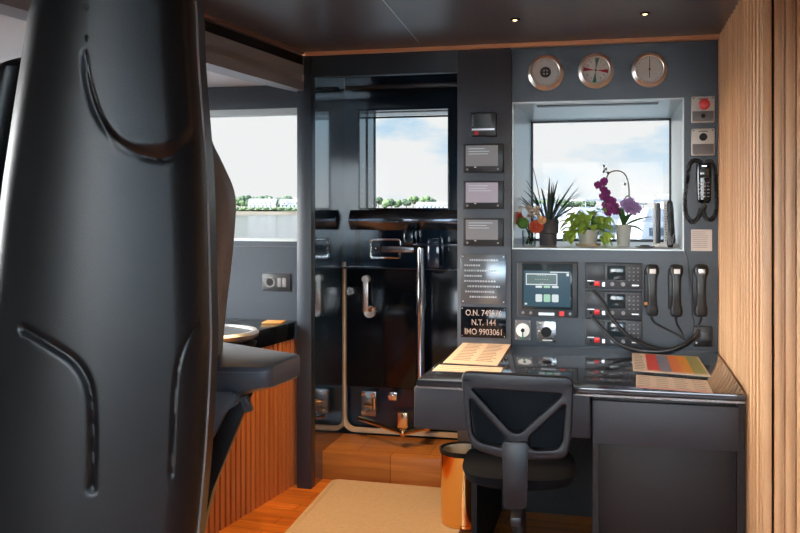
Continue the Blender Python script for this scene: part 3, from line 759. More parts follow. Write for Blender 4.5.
# socket plate in left wall
cx, cz, w, h = rect(263, 273.5, 291, 291, YL)
t = thing('socket_plate', 'black double socket plate on the wall under the left window', 'socket', (cx, YL, cz))
MB().box((-w/2, -.008, -h/2), (w/2, 0, h/2), .002).build('plate', 'blackplastic', t)
MB().lathe([(h*.3, .008), (h*.3, .0115), (h*.22, .0115), (h*.2, .009)], c=(-w*.22, 0, 0), axis='y', cap=False).build('socket', 'boxgrey', t)
MB().cyl((-w*.22, -.0095, 0), (-w*.22, -.006, 0), h*.2).build('socket_face', 'black', t)
for k in (.12, .29): MB().box((w*k-.010, -.013, -h*.26), (w*k+.010, -.007, h*.26), .002).build('switch', 'boxgrey', t)

# ================================================================ things on the window sill
ZS = GB+.006
def sill(u, Y, dz=0): return Vector((wx(u, Y), Y, ZS+dz))
def leafblade(bm, base, dirv, L, w, bend, n=9, fold=.25):
    dirv = Vector(dirv).normalized(); side = dirv.cross(Vector((0, 0, 1)))
    side = side.normalized() if side.length > .05 else Vector((1, 0, 0))
    rings = []; p = Vector(base); dcur = dirv.copy()
    for i in range(n+1):
        t = i/n; ww = w*math.sin(PI*min(.5+t*.5, 1)) if bend[1] else w*(math.sin(PI*(t*.93+.05))**.7)
        up = side.cross(dcur).normalized()
        rings.append([p-side*ww/2+up*fold*ww, p, p+side*ww/2+up*fold*ww])
        dcur = (dcur+Vector((0, 0, -1))*bend[0]/n).normalized(); p = p+dcur*L/n
    bm.rings(rings, closed=False, cap=False)
# vase with bouquet
Yv = 4.14
c = sill(529, Yv)
t = thing('flower_vase', 'clear glass vase of salmon, peach and white flowers at the left of the sill', 'vase', c)
MB().lathe([(.026, 0), (.030, .004), (.031, .075), (.029, .075), (.028, .008), (.001, .008)], n=32, cap=False).build('vase', 'vaseglass', t)
MB().cyl((0, 0, .009), (0, 0, .045), .0265).build('water', 'vaseglass', t)
bm = MB()
for k in range(9):
    a = k*.7; bm.tube([(.015*math.cos(a), .015*math.sin(a), .012), (-.012*math.cos(a), -.012*math.sin(a), .08), (-.03*math.cos(a), -.025*math.sin(a), .12)], .0022, 6, smooth=4)
bm.build('stems', 'leaf', t)
def bloom(bm, c, r, rows=4, face=(0, -1, .3)):
    c = Vector(c); q = Vector(face).normalized().to_track_quat('Z', 'Y').to_matrix()
    for i in range(rows):
        n = 4+i*2; rr = r*(.3+.7*i/(rows-1)); tilt = .25+1.0*i/(rows-1)
        for k in range(n):
            a = 2*PI*k/n+i*.5; R_ = []
            for j in range(5):
                s = j/4; rad = rr*(.15+.85*s*math.sin(tilt)+.15*s); hgt = rr*s*math.cos(tilt)*1.1+.002*i; wd = rr*.62*math.sin(PI*(.15+.62*s))
                ring = []
                for m_ in (-1, 0, 1):
                    aa = a+m_*wd/max(rad, r*.18)*.55
                    ring.append(c+q@Vector((rad*math.cos(aa), rad*math.sin(aa), hgt-(.12*wd if m_ == 0 else 0))))
                R_.append(ring)
            bm.rings(R_, closed=False, cap=False)
for (du, dz, r, mm, nm) in ((8, .088, .030, 'salmon', 'salmon_flower'), (-11, .125, .027, 'rose', 'red_flower'), (13.5, .118, .018, 'peach', 'peach_flower')):
    bm = MB(); bloom(bm, (du*4.2/900, -.035 if du > 0 else -.01, dz), r); bm.build(nm, mm, t)
bm = MB(); bm.sph((-.025, -.03, .108), .027, n=14); bm.build('green_bloom', 'greenball', t)
bm = MB(); random.seed(5)
for k in range(26):
    a = random.random()*6.28; q = (-.01+.055*random.random()-.0, -.02+.02*random.random(), .135+.045*random.random())
    bloom(bm, q, .009, 2, (random.uniform(-1, 1), -1, random.uniform(-.2, 1)))
bm.build('white_blossoms', 'petalwhite', t)
bm = MB()
for k in range(5): leafblade(bm, (-.03-.006*k, -.01, .14), (-.3+.25*k, -.2, 1), .05, .011, (.6, 0))
bm.build('pale_buds', 'petalwhite', t)
# spiky plant
Yp = 4.3; c = sill(548, Yp)
t = thing('potted_grass_plant', 'spiky dark narrow-leaved plant in a grey ribbed pot behind the flowers', 'plant', c)
MB().lathe([(.036, 0), (.040, .004), (.042, .055), (.049, .060), (.050, .122), (.045, .122), (.043, .105), (.001, .105)], n=36, cap=False).build('pot', 'potgrey', t)
bm = MB(); random.seed(11)
for k in range(46):
    a = random.random()*2*PI; tl = random.uniform(.12, .95); L = random.uniform(.13, .25)
    if k == 0: a, tl, L = PI*.95, .16, .34
    leafblade(bm, (.02*math.cos(a), .02*math.sin(a), .103), (math.cos(a)*tl, math.sin(a)*tl*.7, 1), L, .011, (random.uniform(.1, .9), 0), n=10)
bm.build('leaves', 'leafdark', t)
# pothos
c = sill(588, 4.3)
t = thing('potted_pothos', 'bushy yellow-green variegated plant in a pale pot, middle of the sill', 'plant', c)
MB().lathe([(.035, 0), (.037, .003), (.050, .075), (.047, .075), (.042, .055), (.001, .055)], n=36, cap=False).build('pot', 'potpale', t)
MB().lathe([(.055, 0), (.06, .012), (.056, .012), (.0365, .004)], n=36, cap=False).build('saucer', 'terracotta', t)
def heart(bm, p, dirv, L, w, droop):
    d_ = Vector(dirv).normalized(); side = d_.cross(Vector((0, 0, 1))); side = side.normalized() if side.length > .05 else Vector((1, 0, 0))
    R_ = []; p = Vector(p)
    prof = (.25, .85, 1.0, .9, .66, .36, .04)
    for i, f_ in enumerate(prof):
        up = side.cross(d_).normalized(); R_.append([p-side*w*f_/2+up*.16*w*f_, p, p+side*w*f_/2+up*.16*w*f_]); d_ = (d_+Vector((0, 0, -droop/6))).normalized(); p = p+d_*L/6
    bm.rings(R_, closed=False, cap=False)
bm = MB(); st = MB(); random.seed(21)
for k in range(95):
    a = random.random()*2*PI; e = random.uniform(.0, 1.2); r_ = random.uniform(.03, .08)
    p = Vector((r_*math.cos(a)*1.15, r_*math.sin(a)*.8, .072+.105*math.sin(e)*random.uniform(.4, 1)))
    if k % 4 == 0: p.z = random.uniform(.03, .07); p.x = math.copysign(random.uniform(.06, .09), math.cos(a))
    heart(bm, p, (math.cos(a), math.sin(a)-.3, random.uniform(-.6, .5)), random.uniform(.045, .07), random.uniform(.03, .045), random.uniform(.5, 1.6))
    if k % 3 == 0: st.tube([(0, 0, .05), (p.x*.5, p.y*.5, p.z+.015), p], .0018, 6, smooth=4)
bm.build('leaves', 'pothos', t); st.build('stems', 'leaf', t)
# orchid
Yo = 4.32; c = sill(623.5, Yo)
t = thing('potted_orchid', 'orchid with purple flowers on an arched stem in a pale tapered pot', 'plant', c)
MB().lathe([(.026, 0), (.028, .003), (.037, .098), (.034, .098), (.032, .085), (.001, .085)], n=36, cap=False).build('pot', 'potpale', t)
def op(u, v, dy=0):
    Y = Yo+dy; return Vector((wx(u, Y), Y, wz(u, v, Y)))-c
st = MB(); st.tube([op(624, 228), op(628, 212), op(629, 190), (op(626, 176)), op(619, 171), op(610, 172.5), op(606, 180), op(603, 195), op(607, 210, -.03)], .003, 8, smooth=10)
st.tube([op(625, 226), op(623, 205, -.02), op(627, 196, -.03), op(632, 200, -.04)], .0028, 8, smooth=8); st.tube([op(610, 172.5), op(605, 172), op(604, 168)], .0022, 6)
st.build('stem', 'stem', t)
bm = MB()
for (u, v) in ((604, 166), (606, 169), (603.5, 171.5), (608, 173), (625, 184)): bm.sph(op(u, v), .005, (1, 1, 1.5), 8)
bm.build('buds', 'leafdark', t)
def orchid(bm, c_, r, face):
    q = Vector(face).normalized().to_track_quat('Z', 'Y').to_matrix(); c_ = Vector(c_)
    for k in range(5):
        a = PI/2+2*PI*k/5; wd = .62 if k in (1, 4) else .42
        R_ = []
        for j in range(6):
            s = j/5; ww = r*wd*1.25*math.sin(PI*(.12+.76*s))**.6; 
            ring = []
            for m_ in (-1, 0, 1):
                x_, y_ = s*r, m_*ww*.75
                ring.append(c_+q@Vector((x_*math.cos(a)-y_*math.sin(a), x_*math.sin(a)+y_*math.cos(a), .15*r*s-(abs(m_))*.1*r+.003*(k % 2))))
            R_.append(ring)
        bm.rings(R_, closed=False, cap=False)
    bm.sph(c_+q@Vector((0, -r*.15, r*.15)), r*.2, n=6)
random.seed(9)
for (u, v) in ((598.5, 185), (604.5, 181.5), (604, 190), (607, 193), (603.5, 196.5), (608, 199), (612, 201), (606, 205), (611, 208), (615, 206), (608.5, 212), (616, 211)):
    bm = MB(); orchid(bm, op(u, v, -.02+random.uniform(-.015, .015)), .021, (random.uniform(-.6, .3), -1, random.uniform(-.4, .2))); bm.sph(op(u, v, -.045), .004, n=6); bm.build('purple_flower', 'orchid', t)
for (u, v) in ((625, 204), (630, 202), (634, 206), (629, 209), (637, 209), (633, 211)):
    bm = MB(); orchid(bm, op(u, v, -.04+random.uniform(-.01, .01)), .024, (random.uniform(-.3, .5), -1, random.uniform(-.3, .3))); bm.build('lilac_flower', 'lilac', t)
bm = MB()
for (dv, L, w_, bd) in (((.9, -.3, .55), .14, .034, .35), ((-.15, -.3, 1), .10, .03, .1), ((-.35, -.1, 1), .14, .028, .3), ((.25, -.4, .8), .09, .034, .8), ((.7, -.3, .2), .10, .03, .9)):
    leafblade(bm, (0, 0, .088), dv, L, w_, (bd, 0))
bm.build('leaves', 'leaf', t)
# phones / handheld radios in their charger on the sill
Yc = 4.28; c = sill(665, Yc)
t = thing('handheld_radio_rack', 'white charging rack holding upright dark handheld radios, right of the orchid', 'radio rack', c)
MB().box((-.055, -.04, 0), (.055, .05, .014), .004).box((-.05, .0, .014), (-.04, .03, .20), .002).box((-.005, -.01, .014), (.012, .01, .21), .002).build('rack', 'white', t)
bm = MB()
for k in range(14): bm.cyl((.0035, -.012, .03+k*.012), (.0035, -.009, .03+k*.012), .003, n=8)
bm.build('rack_slots', 'boxgrey', t)
def slab(x, lean, w_, d_, h_, nm):
    R_ = loftsec([(0, 0, w_*.8, d_*.8), (.012, 0, w_, d_), (h_*.5, -.006, w_*.9, d_), (h_*.8, 0, w_, d_*1.15), (h_*.96, 0, w_*.85, d_), (h_, 0, w_*.5, d_*.6)])
    o_ = MB().rings(R_).build(nm, 'greyplastic', t); o_.location = (x, 0, .015); o_.rotation_euler = (0, lean, 0)
slab(-.030, .0, .022, .05, .185, 'handheld_radio'); slab(.032, -.06, .030, .055, .195, 'handheld_radio')
c = sill(682.0, 4.2); c.x = GR-.045
t = thing('cable_bundle', 'tangle of dark chargers and cables in the right corner of the sill', 'cables', c)
MB().rings(loftsec([(0, 0, .022, .03), (.02, 0, .03, .04), (.1, .0, .02, .03), (.14, 0, .03, .04), (.16, 0, .012, .02)])).build('charger', 'blackplastic', t)
bm = MB(); random.seed(2)
for k in range(5):
    pts = [(random.uniform(-.02, .015), random.uniform(-.05, .03), .012+.06*math.sin(j*1.3+k)**2) for j in range(7)]; bm.tube(pts, .0022, 6, smooth=6)
bm.build('cable', 'knobgrey', t)
c = sill(645, 4.12)
t = thing('small_dish', 'small flat dark dish with pale rim on the sill before the orchid', 'dish', c)
MB().lathe([(.03, 0), (.042, .004), (.044, .008), (.040, .008), (.02, .006), (.0005, .006)], n=32, cap=False).build('dish', 'steelplate', t)
MB().lathe([(.022, .0062), (.02, .012), (.0005, .014)], n=24).build('cap', 'black', t)

# ================================================================ bin
bc = wp(464.5, 452, 3.72)
t = thing('waste_bin', 'shiny golden metal waste bin with pale liner beside the desk chair', 'bin', (bc.x, bc.y, .0125))
hb = .306; rb = .100
MB().lathe([(rb*.93, 0.002), (rb*.93, .012), (rb*.96, .016), (rb, hb-.012)], n=56, cap=False).lathe([(.001, .004), (rb*.93, .004)], n=56, cap=False).build('body', 'gold', t)
MB().lathe([(rb+.002, hb-.016), (rb+.004, hb), (rb-.004, hb+.002), (rb-.008, hb-.012)], n=56, cap=False).build('rim', 'black', t)
R_ = []
for j in range(12):
    ring = []
    for k in range(72):
        a = 2*PI*k/72; r = (rb-.009)*(1-.02*j)+.006*math.sin(a*9+j*.4)*min(j, 6)/6*-1*abs(math.sin(a*3))
        z = hb-.006-j*.022; 
        if j >= 9: r *= (11.2-j)/3
        ring.append((r*math.cos(a), r*math.sin(a), z))
    R_.append(ring)
MB().rings(R_, cap=False).build('liner', 'binliner', t)

# ================================================================ desk chair
Dc = 2.82
cc = wp(517, 415, Dc); rzc = AN*.35
t = thing('office_chair', 'black office chair with a Y-shaped back frame, pushed up to the desk', 'chair', (cc.x, cc.y, 0), rzc)
k_ = Dc/900; Zc = cc.z
def L(u, v): return ((u-517)*k_, Zc-(v-415)*k_)
out = rnd([L(461, 372), L(573, 375), L(571, 430), L(566, 456), L(530, 459), L(502, 458), L(473, 450), L(466, 430)], .03, 6)
tri = rnd([L(471, 389), L(563, 392), L(521, 432), L(512, 432)], .014)
lf = rnd([L(470, 398), L(506, 437), L(505, 447.5), L(480, 443), L(473, 436)], .016)
rt = rnd([L(565, 401), L(528, 437), L(531, 449), L(556, 447), L(562, 441)], .016)
# V-frame in front, slim perimeter behind
tri_in = rnd([L(467, 380), L(567, 383), L(561, 447), L(536, 450.5), L(498, 449.5), L(477, 443)], .02)
plate('back_frame', out, [tri, lf, rt], .026, .006, 'chairframe', t)
plate('back_mesh', rnd([L(465, 377), L(569, 380), L(563, 449), L(476, 446)], .03), [], .006, .001, 'meshfabric', t, loc=(0, .022, 0))
# curved top rail
bm = MB(); bm.tube([(L(463, 381)[0], -.003, L(463, 380)[1]), (0, .006, L(517, 381)[1]), (L(571, 382)[0], -.003, L(571, 383)[1])], .012, 10, smooth=8); bm.build('top_rail', 'chairframe', t)
# spine
z0 = Zc-(506-415)*k_; z1 = Zc-(440-415)*k_
MB().prism(rnd([(-.040, z0), (.030, z0+.002), (.036, z1), (-.046, z1)], .01), -.03, -.004, .005).build('spine', 'chairframe', t)
MB().box((-.02, -.02, z0-.06), (.015, .25, z0-.03), .006).build('spine_bracket', 'chairframe', t)
zs = .45
R_ = loftsec([(zs-.055, .27, .30, .34), (zs-.04, .27, .36, .40), (zs-.01, .27, .38, .42), (zs, .27, .34, .38)], 40, 3.5)
MB().rings(R_).build('seat', 'fabric', t)
MB().cyl((0, .27, .12), (0, .27, zs-.05), .024).cyl((0, .27, .08), (0, .27, .14), .034).build('gas_column', 'black', t)
for k in range(5):
    a = 2*PI*k/5+.3; e = (.24*math.cos(a), .27+.24*math.sin(a))
    o = MB().tube([(0, .27, .11), (e[0]*.6, .27+(e[1]-.27)*.6, .10), (e[0], e[1], .075)], lambda s: .02-.008*s, 10, smooth=4).build('leg', 'black', t)
    MB().cyl((e[0]-.012, e[1], .0275), (e[0]+.012, e[1], .0275), .026, n=20).cyl((e[0], e[1], .03), (e[0], e[1], .07), .008, n=10).build('castor', 'black', o)

# ================================================================ left console
P1 = wp(300, 480, 4.30); P2 = wp(205, 540, 3.55)
dv = Vector((P2.x-P1.x, P2.y-P1.y, 0)).normalized(); Lc = 2.3
nv = Vector((-dv.y, dv.x, 0)); nv = nv if nv.x < 0 else -nv     # away from the aisle
P1 = Vector((P1.x, P1.y, 0))
# start exactly at the wall
P1 = P1+dv*((YL-.012-P1.y)/dv.y)
t = thing('helm_console', 'dark-topped helm console clad in reddish vertical wooden slats', 'console', P1)
ztp = .775; zsl = .694
bm = MB(); ang = math.atan2(dv.y, dv.x)
def lc(s, n):
    if s == 0: s = max(n, 0)*nv.y/(-dv.y)
    q = dv*s+nv*n; return (q.x, q.y)
bm.prism([lc(0, .03), lc(Lc, .03), lc(Lc, .8), lc(0, .8)], .02, zsl, plane='xy').build('carcass', 'oakdark', t)
bm = MB(); s = .004
while s < Lc-.03:
    bm.prism([lc(s, 0), lc(s+.026, 0), lc(s+.026, .03), lc(s, .03)], .0, zsl, plane='xy'); s += .040
bm.build('slat_cladding', 'oakdark', t)
MB().prism([lc(0, -.006), lc(Lc, -.006), lc(Lc, .82), lc(0, .82)], zsl, ztp, .006, 'xy').build('worktop', 'gloss_black', t)
# wooden square
q = wp(283.5, 321.5, 4.02)
q = onz(283.5, 321.8, ztp)
# chart dome: raised round unit with silver rim
p = onz(206, 324, ztp+.05); 
t2 = thing('wooden_coaster', 'small square wooden block lying on the dark console top', 'block', (P1.x+lc(.10, .075)[0], P1.y+lc(.10, .075)[1], ztp), .1)
MB().box((-.045, -.05, 0), (.045, .05, .004), .001).build('block', 'woodsq', t2)
cxy = wp(212, 322, 3.45)
t3 = thing('round_instrument', 'round dark instrument with silver rim on the console behind the seats', 'instrument', (cxy.x, cxy.y, ztp))
r = .175
MB().lathe([(r*.8, 0), (r*.95, .006), (r*.97, .018), (r*.8, .03)], n=64).build('base', 'black', t3)
MB().lathe([(r*.85, .03), (r, .045), (r*1.02, .058), (r*.97, .068), (r*.86, .066), (r*.85, .06)], n=64, cap=False).build('rim', 'silver', t3)
MB().cyl((0, 0, .03), (0, 0, .062), r*.86, n=64).build('top', 'panel', t3)

# ================================================================ helm seats
def interp(tab, v):
    if v <= tab[0][0]: return tab[0][1]
    for (a, b), (c_, d_) in zip(tab, tab[1:]):
        if v <= c_: 
            s = (v-a)/(c_-a); return b+(d_-b)*s
    return tab[-1][1]
def smoothtab(tab):
    P = spline([Vector((a, b, 0)) for a, b in tab], 8); return [(p.x, p.y) for p in P]
def segdist(p, poly):
    best = 9e9
    for a, b in zip(poly, poly[1:]):
        ax, ay = a; bx_, by = b; dx, dy = bx_-ax, by-ay; l = dx*dx+dy*dy
        s = max(0, min(1, ((p[0]-ax)*dx+(p[1]-ay)*dy)/l)); d_ = math.hypot(p[0]-ax-s*dx, p[1]-ay-s*dy)
        if d_ < best: best = d_
    return best
def seatback(t, D, Lt, Rt, grooves, pad, v0, v1, m, origin, thick=.13, NU=130, NV=280, roll=.045, inset=22, belly=.034):
    """closed seat back shell, outline from tables (height -> left/right edge) in survey units scaled to distance D"""
    k = D/900; Lt, Rt = smoothtab(Lt), smoothtab(Rt)
    BB = [(min(p[0] for p in g[0])-12, max(p[0] for p in g[0])+12, min(p[1] for p in g[0])-12, max(p[1] for p in g[0])+12) for g in grooves]
    Ls = [[(p.x, p.y) for p in spline([Vector((a, b, 0)) for a, b in g[0]], 6)] for g in grooves]
    def shr(u, l, r, b_): return (u-(l+r)/2)/(r-l)*2*inset*b_
    bm = MB(); R_ = []
    for j in range(NV+1):
        v = v0+(v1-v0)*j/NV; l, r = interp(Lt, v), interp(Rt, v); front, back = [], []
        e = min((v-v0)/55., 1); e = math.sqrt(max(0, 1-(1-e)**2)) if e < 1 else 1
        l, r = (l+r)/2+(l-(l+r)/2)*max(e, .02), (l+r)/2+(r-(l+r)/2)*max(e, .02)
        for i in range(NU+1):
            s = i/NU; s2 = .5-.5*math.cos(PI*s); u = l+(r-l)*s2
            ed = min(u-l, r-u)*k; bulge = math.sqrt(max(0, 1-(1-min(ed/roll, 1))**2))
            dep = -roll*bulge-belly*math.sin(PI*s2)
            if ed > .008:
                for g, (poly, dd_, wd, side), bb in zip(Ls, grooves, BB):
                    if not (bb[0] < u < bb[1] and bb[2] < v < bb[3]): continue
                    ds = segdist((u, v), g)
                    if ds < 60: dep += dd_*math.exp(-(ds/wd)**2)
                if pad: dep += pad(u, v)
            front.append((u, dep, v))
        for i in range(NU, -1, -1):
            s = i/NU; s2 = .5-.5*math.cos(PI*s); u = l+(r-l)*s2
            ed = min(u-l, r-u)*k; bulge = math.sqrt(max(0, 1-(1-min(ed/roll, 1))**2))
            back.append((u-shr(u, l, r, bulge), thick-.05+.05*bulge-.03*math.sin(PI*s2), v))
        R_.append([Vector(((u-origin[0])*k, dep, -(v-origin[1])*k)) for u, dep, v in front+back])
    bm.rings(R_)
    return bm.build('backrest', m, t, ang=60)
D1 = 1.5
o1_ = wp(110, 208, D1)
seat1 = thing('helm_chair', 'large black leather helm seat seen from behind, filling the left foreground', 'chair', (o1_.x, o1_.y, 0), AN, 'helm chairs')
Lt = [(-60, 75), (0, 36), (60, 24), (150, 10), (200, 3), (300, -8), (400, -22), (533, -40), (700, -40)]
Rt = [(-60, 180), (0, 193), (60, 196), (150, 203), (200, 205.5), (300, 208), (350, 208.5), (440, 204), (533, 196), (700, 180)]
gro = [([(85, 55), (87, 80), (96, 112), (115, 138), (135, 152), (158, 158), (172, 152), (184, 136), (194, 112), (200, 85)], .0045, 3.0, 0),
       ([(20, 330), (45, 343), (72, 360), (86, 380), (91, 405), (92, 450), (91, 490)], .007, 3.2, 0),
       ([(207, 300), (192, 325), (180, 348), (173, 375), (170, 410), (167, 480)], .004, 1.5, 0)]
gro = [([(400-(400-a)*.947, 208+(b_-208)*.947) for a, b_ in g[0]],)+g[1:] for g in gro]
def pad1(u, v):
    u, v = 400-(400-u)/.947, 208+(v-208)/.947
    # the head cushion stands a little proud above the curved seam; waist hollow below
    a = 0
    if 88 < u < 205:
        q = ((u-146)/56.)**2; vb = 158-(q**1.6)*75
        if v < vb: a -= .010*min(1, (vb-v)/14.)
    if 40 < u < 92 and v > 350: a += 0
    return a
s1 = seatback(seat1, D1, Lt, Rt, gro, pad1, -58, 690, 'leather', (110, 208)); s1.location = (0, 0, H)
k = D1/900
def spt(u, v, dy): return Vector(((u-110)*k, dy, H-(v-208)*k))
bm = MB(); bm.tube([spt(interp(smoothtab(Rt), v)+.3, v, .012) for v in range(0, 640, 12)], .0028, 8); bm.build('piping', 'thread', seat1)
# left wing cushion
bm = MB(); W = [spt(8, 48, .10), spt(-4, 85, .10), spt(-22, 200, .09), spt(-40, 340, .08), spt(-60, 560, .08)]
S_ = spline(W, 8); R_ = []
for i, p in enumerate(S_):
    f_ = min(1, .25+i/6); ring = []
    for a in range(20):
        an = 2*PI*a/20; ring.append(p+Vector((math.cos(an)*.042*f_, math.sin(an)*.08*f_, 0)))
    R_.append(ring)
bm.rings(R_); bm.build('side_bolster', 'leather', seat1)
MB().rings(loftsec([(.50, .30, .30, .36), (.53, .30, .36, .42), (.60, .30, .36, .42), (.62, .30, .32, .36)], 40, 3.5)).build('seat_cushion', 'leather', seat1).location = (-.10, 0, 0)
MB().cyl((-.1, .3, .03), (-.1, .3, .50), .05).lathe([(.16, 0.001), (.16, .02), (.06, .04)], c=(-.1, .3, 0)).build('pedestal', 'black', seat1)
# second helm seat
D2 = 2.15
o2_ = wp(150, 208, D2)
seat2 = thing('helm_chair', 'second helm seat with grey back and armrest, behind the large black one', 'chair', (o2_.x, o2_.y, 0), AN, 'helm chairs')
Lt2 = [(90, 120), (140, 95), (200, 80), (300, 75), (400, 85)]
Rt2 = [(90, 178), (115, 198), (140, 205), (165, 217), (196, 228.5), (241, 227), (280, 223), (313, 219), (360, 215), (400, 212)]
s2 = seatback(seat2, D2, Lt2, Rt2, [], None, 80, 400, 'leather_grey', (150, 208), thick=.14, NU=40, NV=60, roll=.05); s2.location = (0, 0, H)
k2 = D2/900
def L2(p): # world -> seat2 local
    q = p-Vector((o2_.x, o2_.y, 0)); return Matrix.Rotation(-AN, 3, 'Z')@q
# armrest block
za = H-(357-208)*2.2/900
A = [onz(200, 365, za), onz(271, 365.5, za), onz(302, 354, za), onz(262, 348.5, za), onz(226, 347, za), onz(205, 345, za)]
A = [L2(p) for p in A]
def lerp(a, b, s): return a+(b-a)*s
top = [(p.x, p.y) for p in A]
nA = 6; R_ = []
cA = sum(A, Vector())/6
outl = rnd(top, .018, 4)
prs = []
for (dz, sc) in ((.0, .90), (-.004, .97), (-.012, 1.0), (-.040, 1.0), (-.052, .97), (-.058, .88)):
    ring = []
    for q in outl:
        x_, y_ = cA.x+(q[0]-cA.x)*(1-(1-sc)*.5), cA.y+(q[1]-cA.y)*(1-(1-sc)*1.2)
        lft = max(0, min(1, (A[1].x-x_-.03)/.16))
        z_ = za+dz*(1+.9*lft**1.3) + (.018*max(0, lft-.75)*4 if dz > -.02 else 0)*max(0, lft)
        ring.append((x_, y_, z_))
    R_.append(ring)
MB().rings(R_).build('armrest', 'leather_blue', seat2)
bm = MB(); e0, e1_ = A[0], A[1]
for i in range(26):
    s = i/26; p = lerp(e0, e1_, s); q = lerp(e0, e1_, s+.022); bm.tube([(p.x, p.y-.0015, za-.016), (q.x, q.y-.0015, za-.016)], .0011, 6)
bm.build('stitching', 'thread', seat2)
# body under the arm, diagonal strut and little lever
def q2(u, v, d_=0): return ((u-150)*k2, H-(v-208)*k2)
MB().prism(rnd([q2(190, 385), q2(243, 385), q2(246, 396), q2(232, 404), q2(218, 432), q2(190, 470)], .02), -.08, .03, .012).build('arm_support', 'leather_blue', seat2)
MB().prism([q2(243, 393), q2(251, 396), q2(214, 488), q2(196, 560), q2(160, 560), q2(216, 425)], -.02, .04, .004).build('strut', 'chairframe', seat2)
MB().prism([q2(246, 390), q2(252, 388), q2(258, 403), q2(251, 405)], -.09, -.06, .002).build('lever', 'panel_grey', seat2)
MB().rings(loftsec([(.46, .22, .22, .30), (.50, .22, .26, .34), (.58, .22, .26, .34), (.60, .22, .22, .30)], 32, 3.5)).build('seat_cushion', 'leather', seat2).location = (-.12, 0, 0)
bm = MB(); bm.cyl((-.17, .2, .03), (-.17, .2, .46), .045).lathe([(.10, .001), (.10, .02), (.045, .04)], c=(-.17, .2, 0)).build('pedestal', 'black', seat2)

# ================================================================ ceiling downlights
first = None
lamps = [(onz(515, 19, ZC), 'recessed ceiling spotlight above the instrument column'), (onz(645, 13, ZC), 'recessed ceiling spotlight above the desk radios')]
for p, lab in lamps:
    t = thing('ceiling_spotlight', lab, 'ceiling light', (p.x, p.y, ZC), 0, 'ceiling spotlights')
    MB().lathe([(.019, 0), (.019, -.004), (.012, -.006), (.010, 0)], n=28, cap=False).build('ring', 'black', t)
    MB().sph((0, 0, -.002), .0095, (1, 1, .6), 8).build('bulb', 'lampglow', t)
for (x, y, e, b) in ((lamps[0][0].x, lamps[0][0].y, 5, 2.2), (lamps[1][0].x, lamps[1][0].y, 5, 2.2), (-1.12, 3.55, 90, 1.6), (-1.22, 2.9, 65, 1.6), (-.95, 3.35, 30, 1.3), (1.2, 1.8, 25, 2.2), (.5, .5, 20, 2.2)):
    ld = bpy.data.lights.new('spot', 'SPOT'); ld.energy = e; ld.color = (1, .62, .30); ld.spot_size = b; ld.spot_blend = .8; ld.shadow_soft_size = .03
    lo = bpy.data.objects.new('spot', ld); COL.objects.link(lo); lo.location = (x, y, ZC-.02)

# ================================================================ OUTSIDE
WZ = -2.0
struct(MB().box((-900, 6, WZ-.5), (900, 900, WZ)).build('water', 'water'))
struct(MB().box((-900, -900, WZ-.5), (900, 3, WZ)).build('water', 'water')) 
def gp(u, d): p = wp(u, 208, d); return Vector((p.x, p.y, 0))
# far shore
random.seed(4)
P = [gp(-600, 430), gp(80, 430), gp(180, 420), gp(260, 440), gp(330, 450), gp(450, 470), gp(700, 520), gp(1500, 700)]
far = [p*1.9 for p in P]
tag(MB().prism([(p.x, p.y) for p in P+far[::-1]], WZ, WZ+1.6, plane='xy').build('shore', 'sand'), 'sandy strip of far shore across the water', 'shore')
P2_ = [p*1.02 for p in P]
MBs = MB().prism([(p.x, p.y) for p in P2_+[q*1.01 for q in far[::-1]]], WZ+1.6, WZ+2.4, plane='xy').build('shore_grass', 'grass'); tag(MBs, 'green bank above the sand of the far shore', 'grass')
def tree(u, d, r, h, m, lab, grp):
    p = gp(u, d); t = thing('tree', lab, 'tree', (p.x, p.y, WZ+2.4), 0, grp); h -= .9
    bm = MB()
    for k in range(7):
        a = random.random()*6.28; b = bmesh.new(); bmesh.ops.create_icosphere(b, subdivisions=3, radius=r*random.uniform(.45, .7))
        for v in b.verts: v.co *= 1+.25*noise.noise(v.co*(1.2)+Vector((k*3, u, 0)))
        bm.merge(b, Matrix.Translation((r*.55*math.cos(a), r*.4*math.sin(a), max(h-r*.7+r*.35*random.uniform(-1, 1), r*.9))))
    bm.build('crown', m, t)
    MB().cyl((0, 0, .01), (0, 0, h-r*.6), r*.08, n=8).build('trunk', 'trunk', t)
for i in range(16):
    u = 196+i*7.2+random.uniform(-1, 1); 
    tree(u, (490, 505, 520)[i % 3], 3.0, 7.5+random.uniform(-.8, 1.2), 'tree', 'dark green tree on the far shore behind the white houses', 'trees behind the far houses')
for i in range(4):
    tree(230+i*6, 460, 1.7, 6.2-i*.4, 'treeg', 'light green tree on the far shore beside the white houses', 'light green shore trees')
for i in range(11):
    tree(366+i*6.6+random.uniform(-1, 1), (490, 502, 514)[i % 3], 2.6, 6.6+random.uniform(-1, 1.6), 'treeg' if i % 2 else 'tree', 'rounded tree on the far shore seen through the door window', 'trees seen through the door window')
for i in range(8):
    tree(532+i*8.5, (512, 526)[i % 2], 3.8, 5.5+random.uniform(-.6, .9), 'tree', 'low dark tree on the far shore behind the moored boats', 'trees behind the boats')
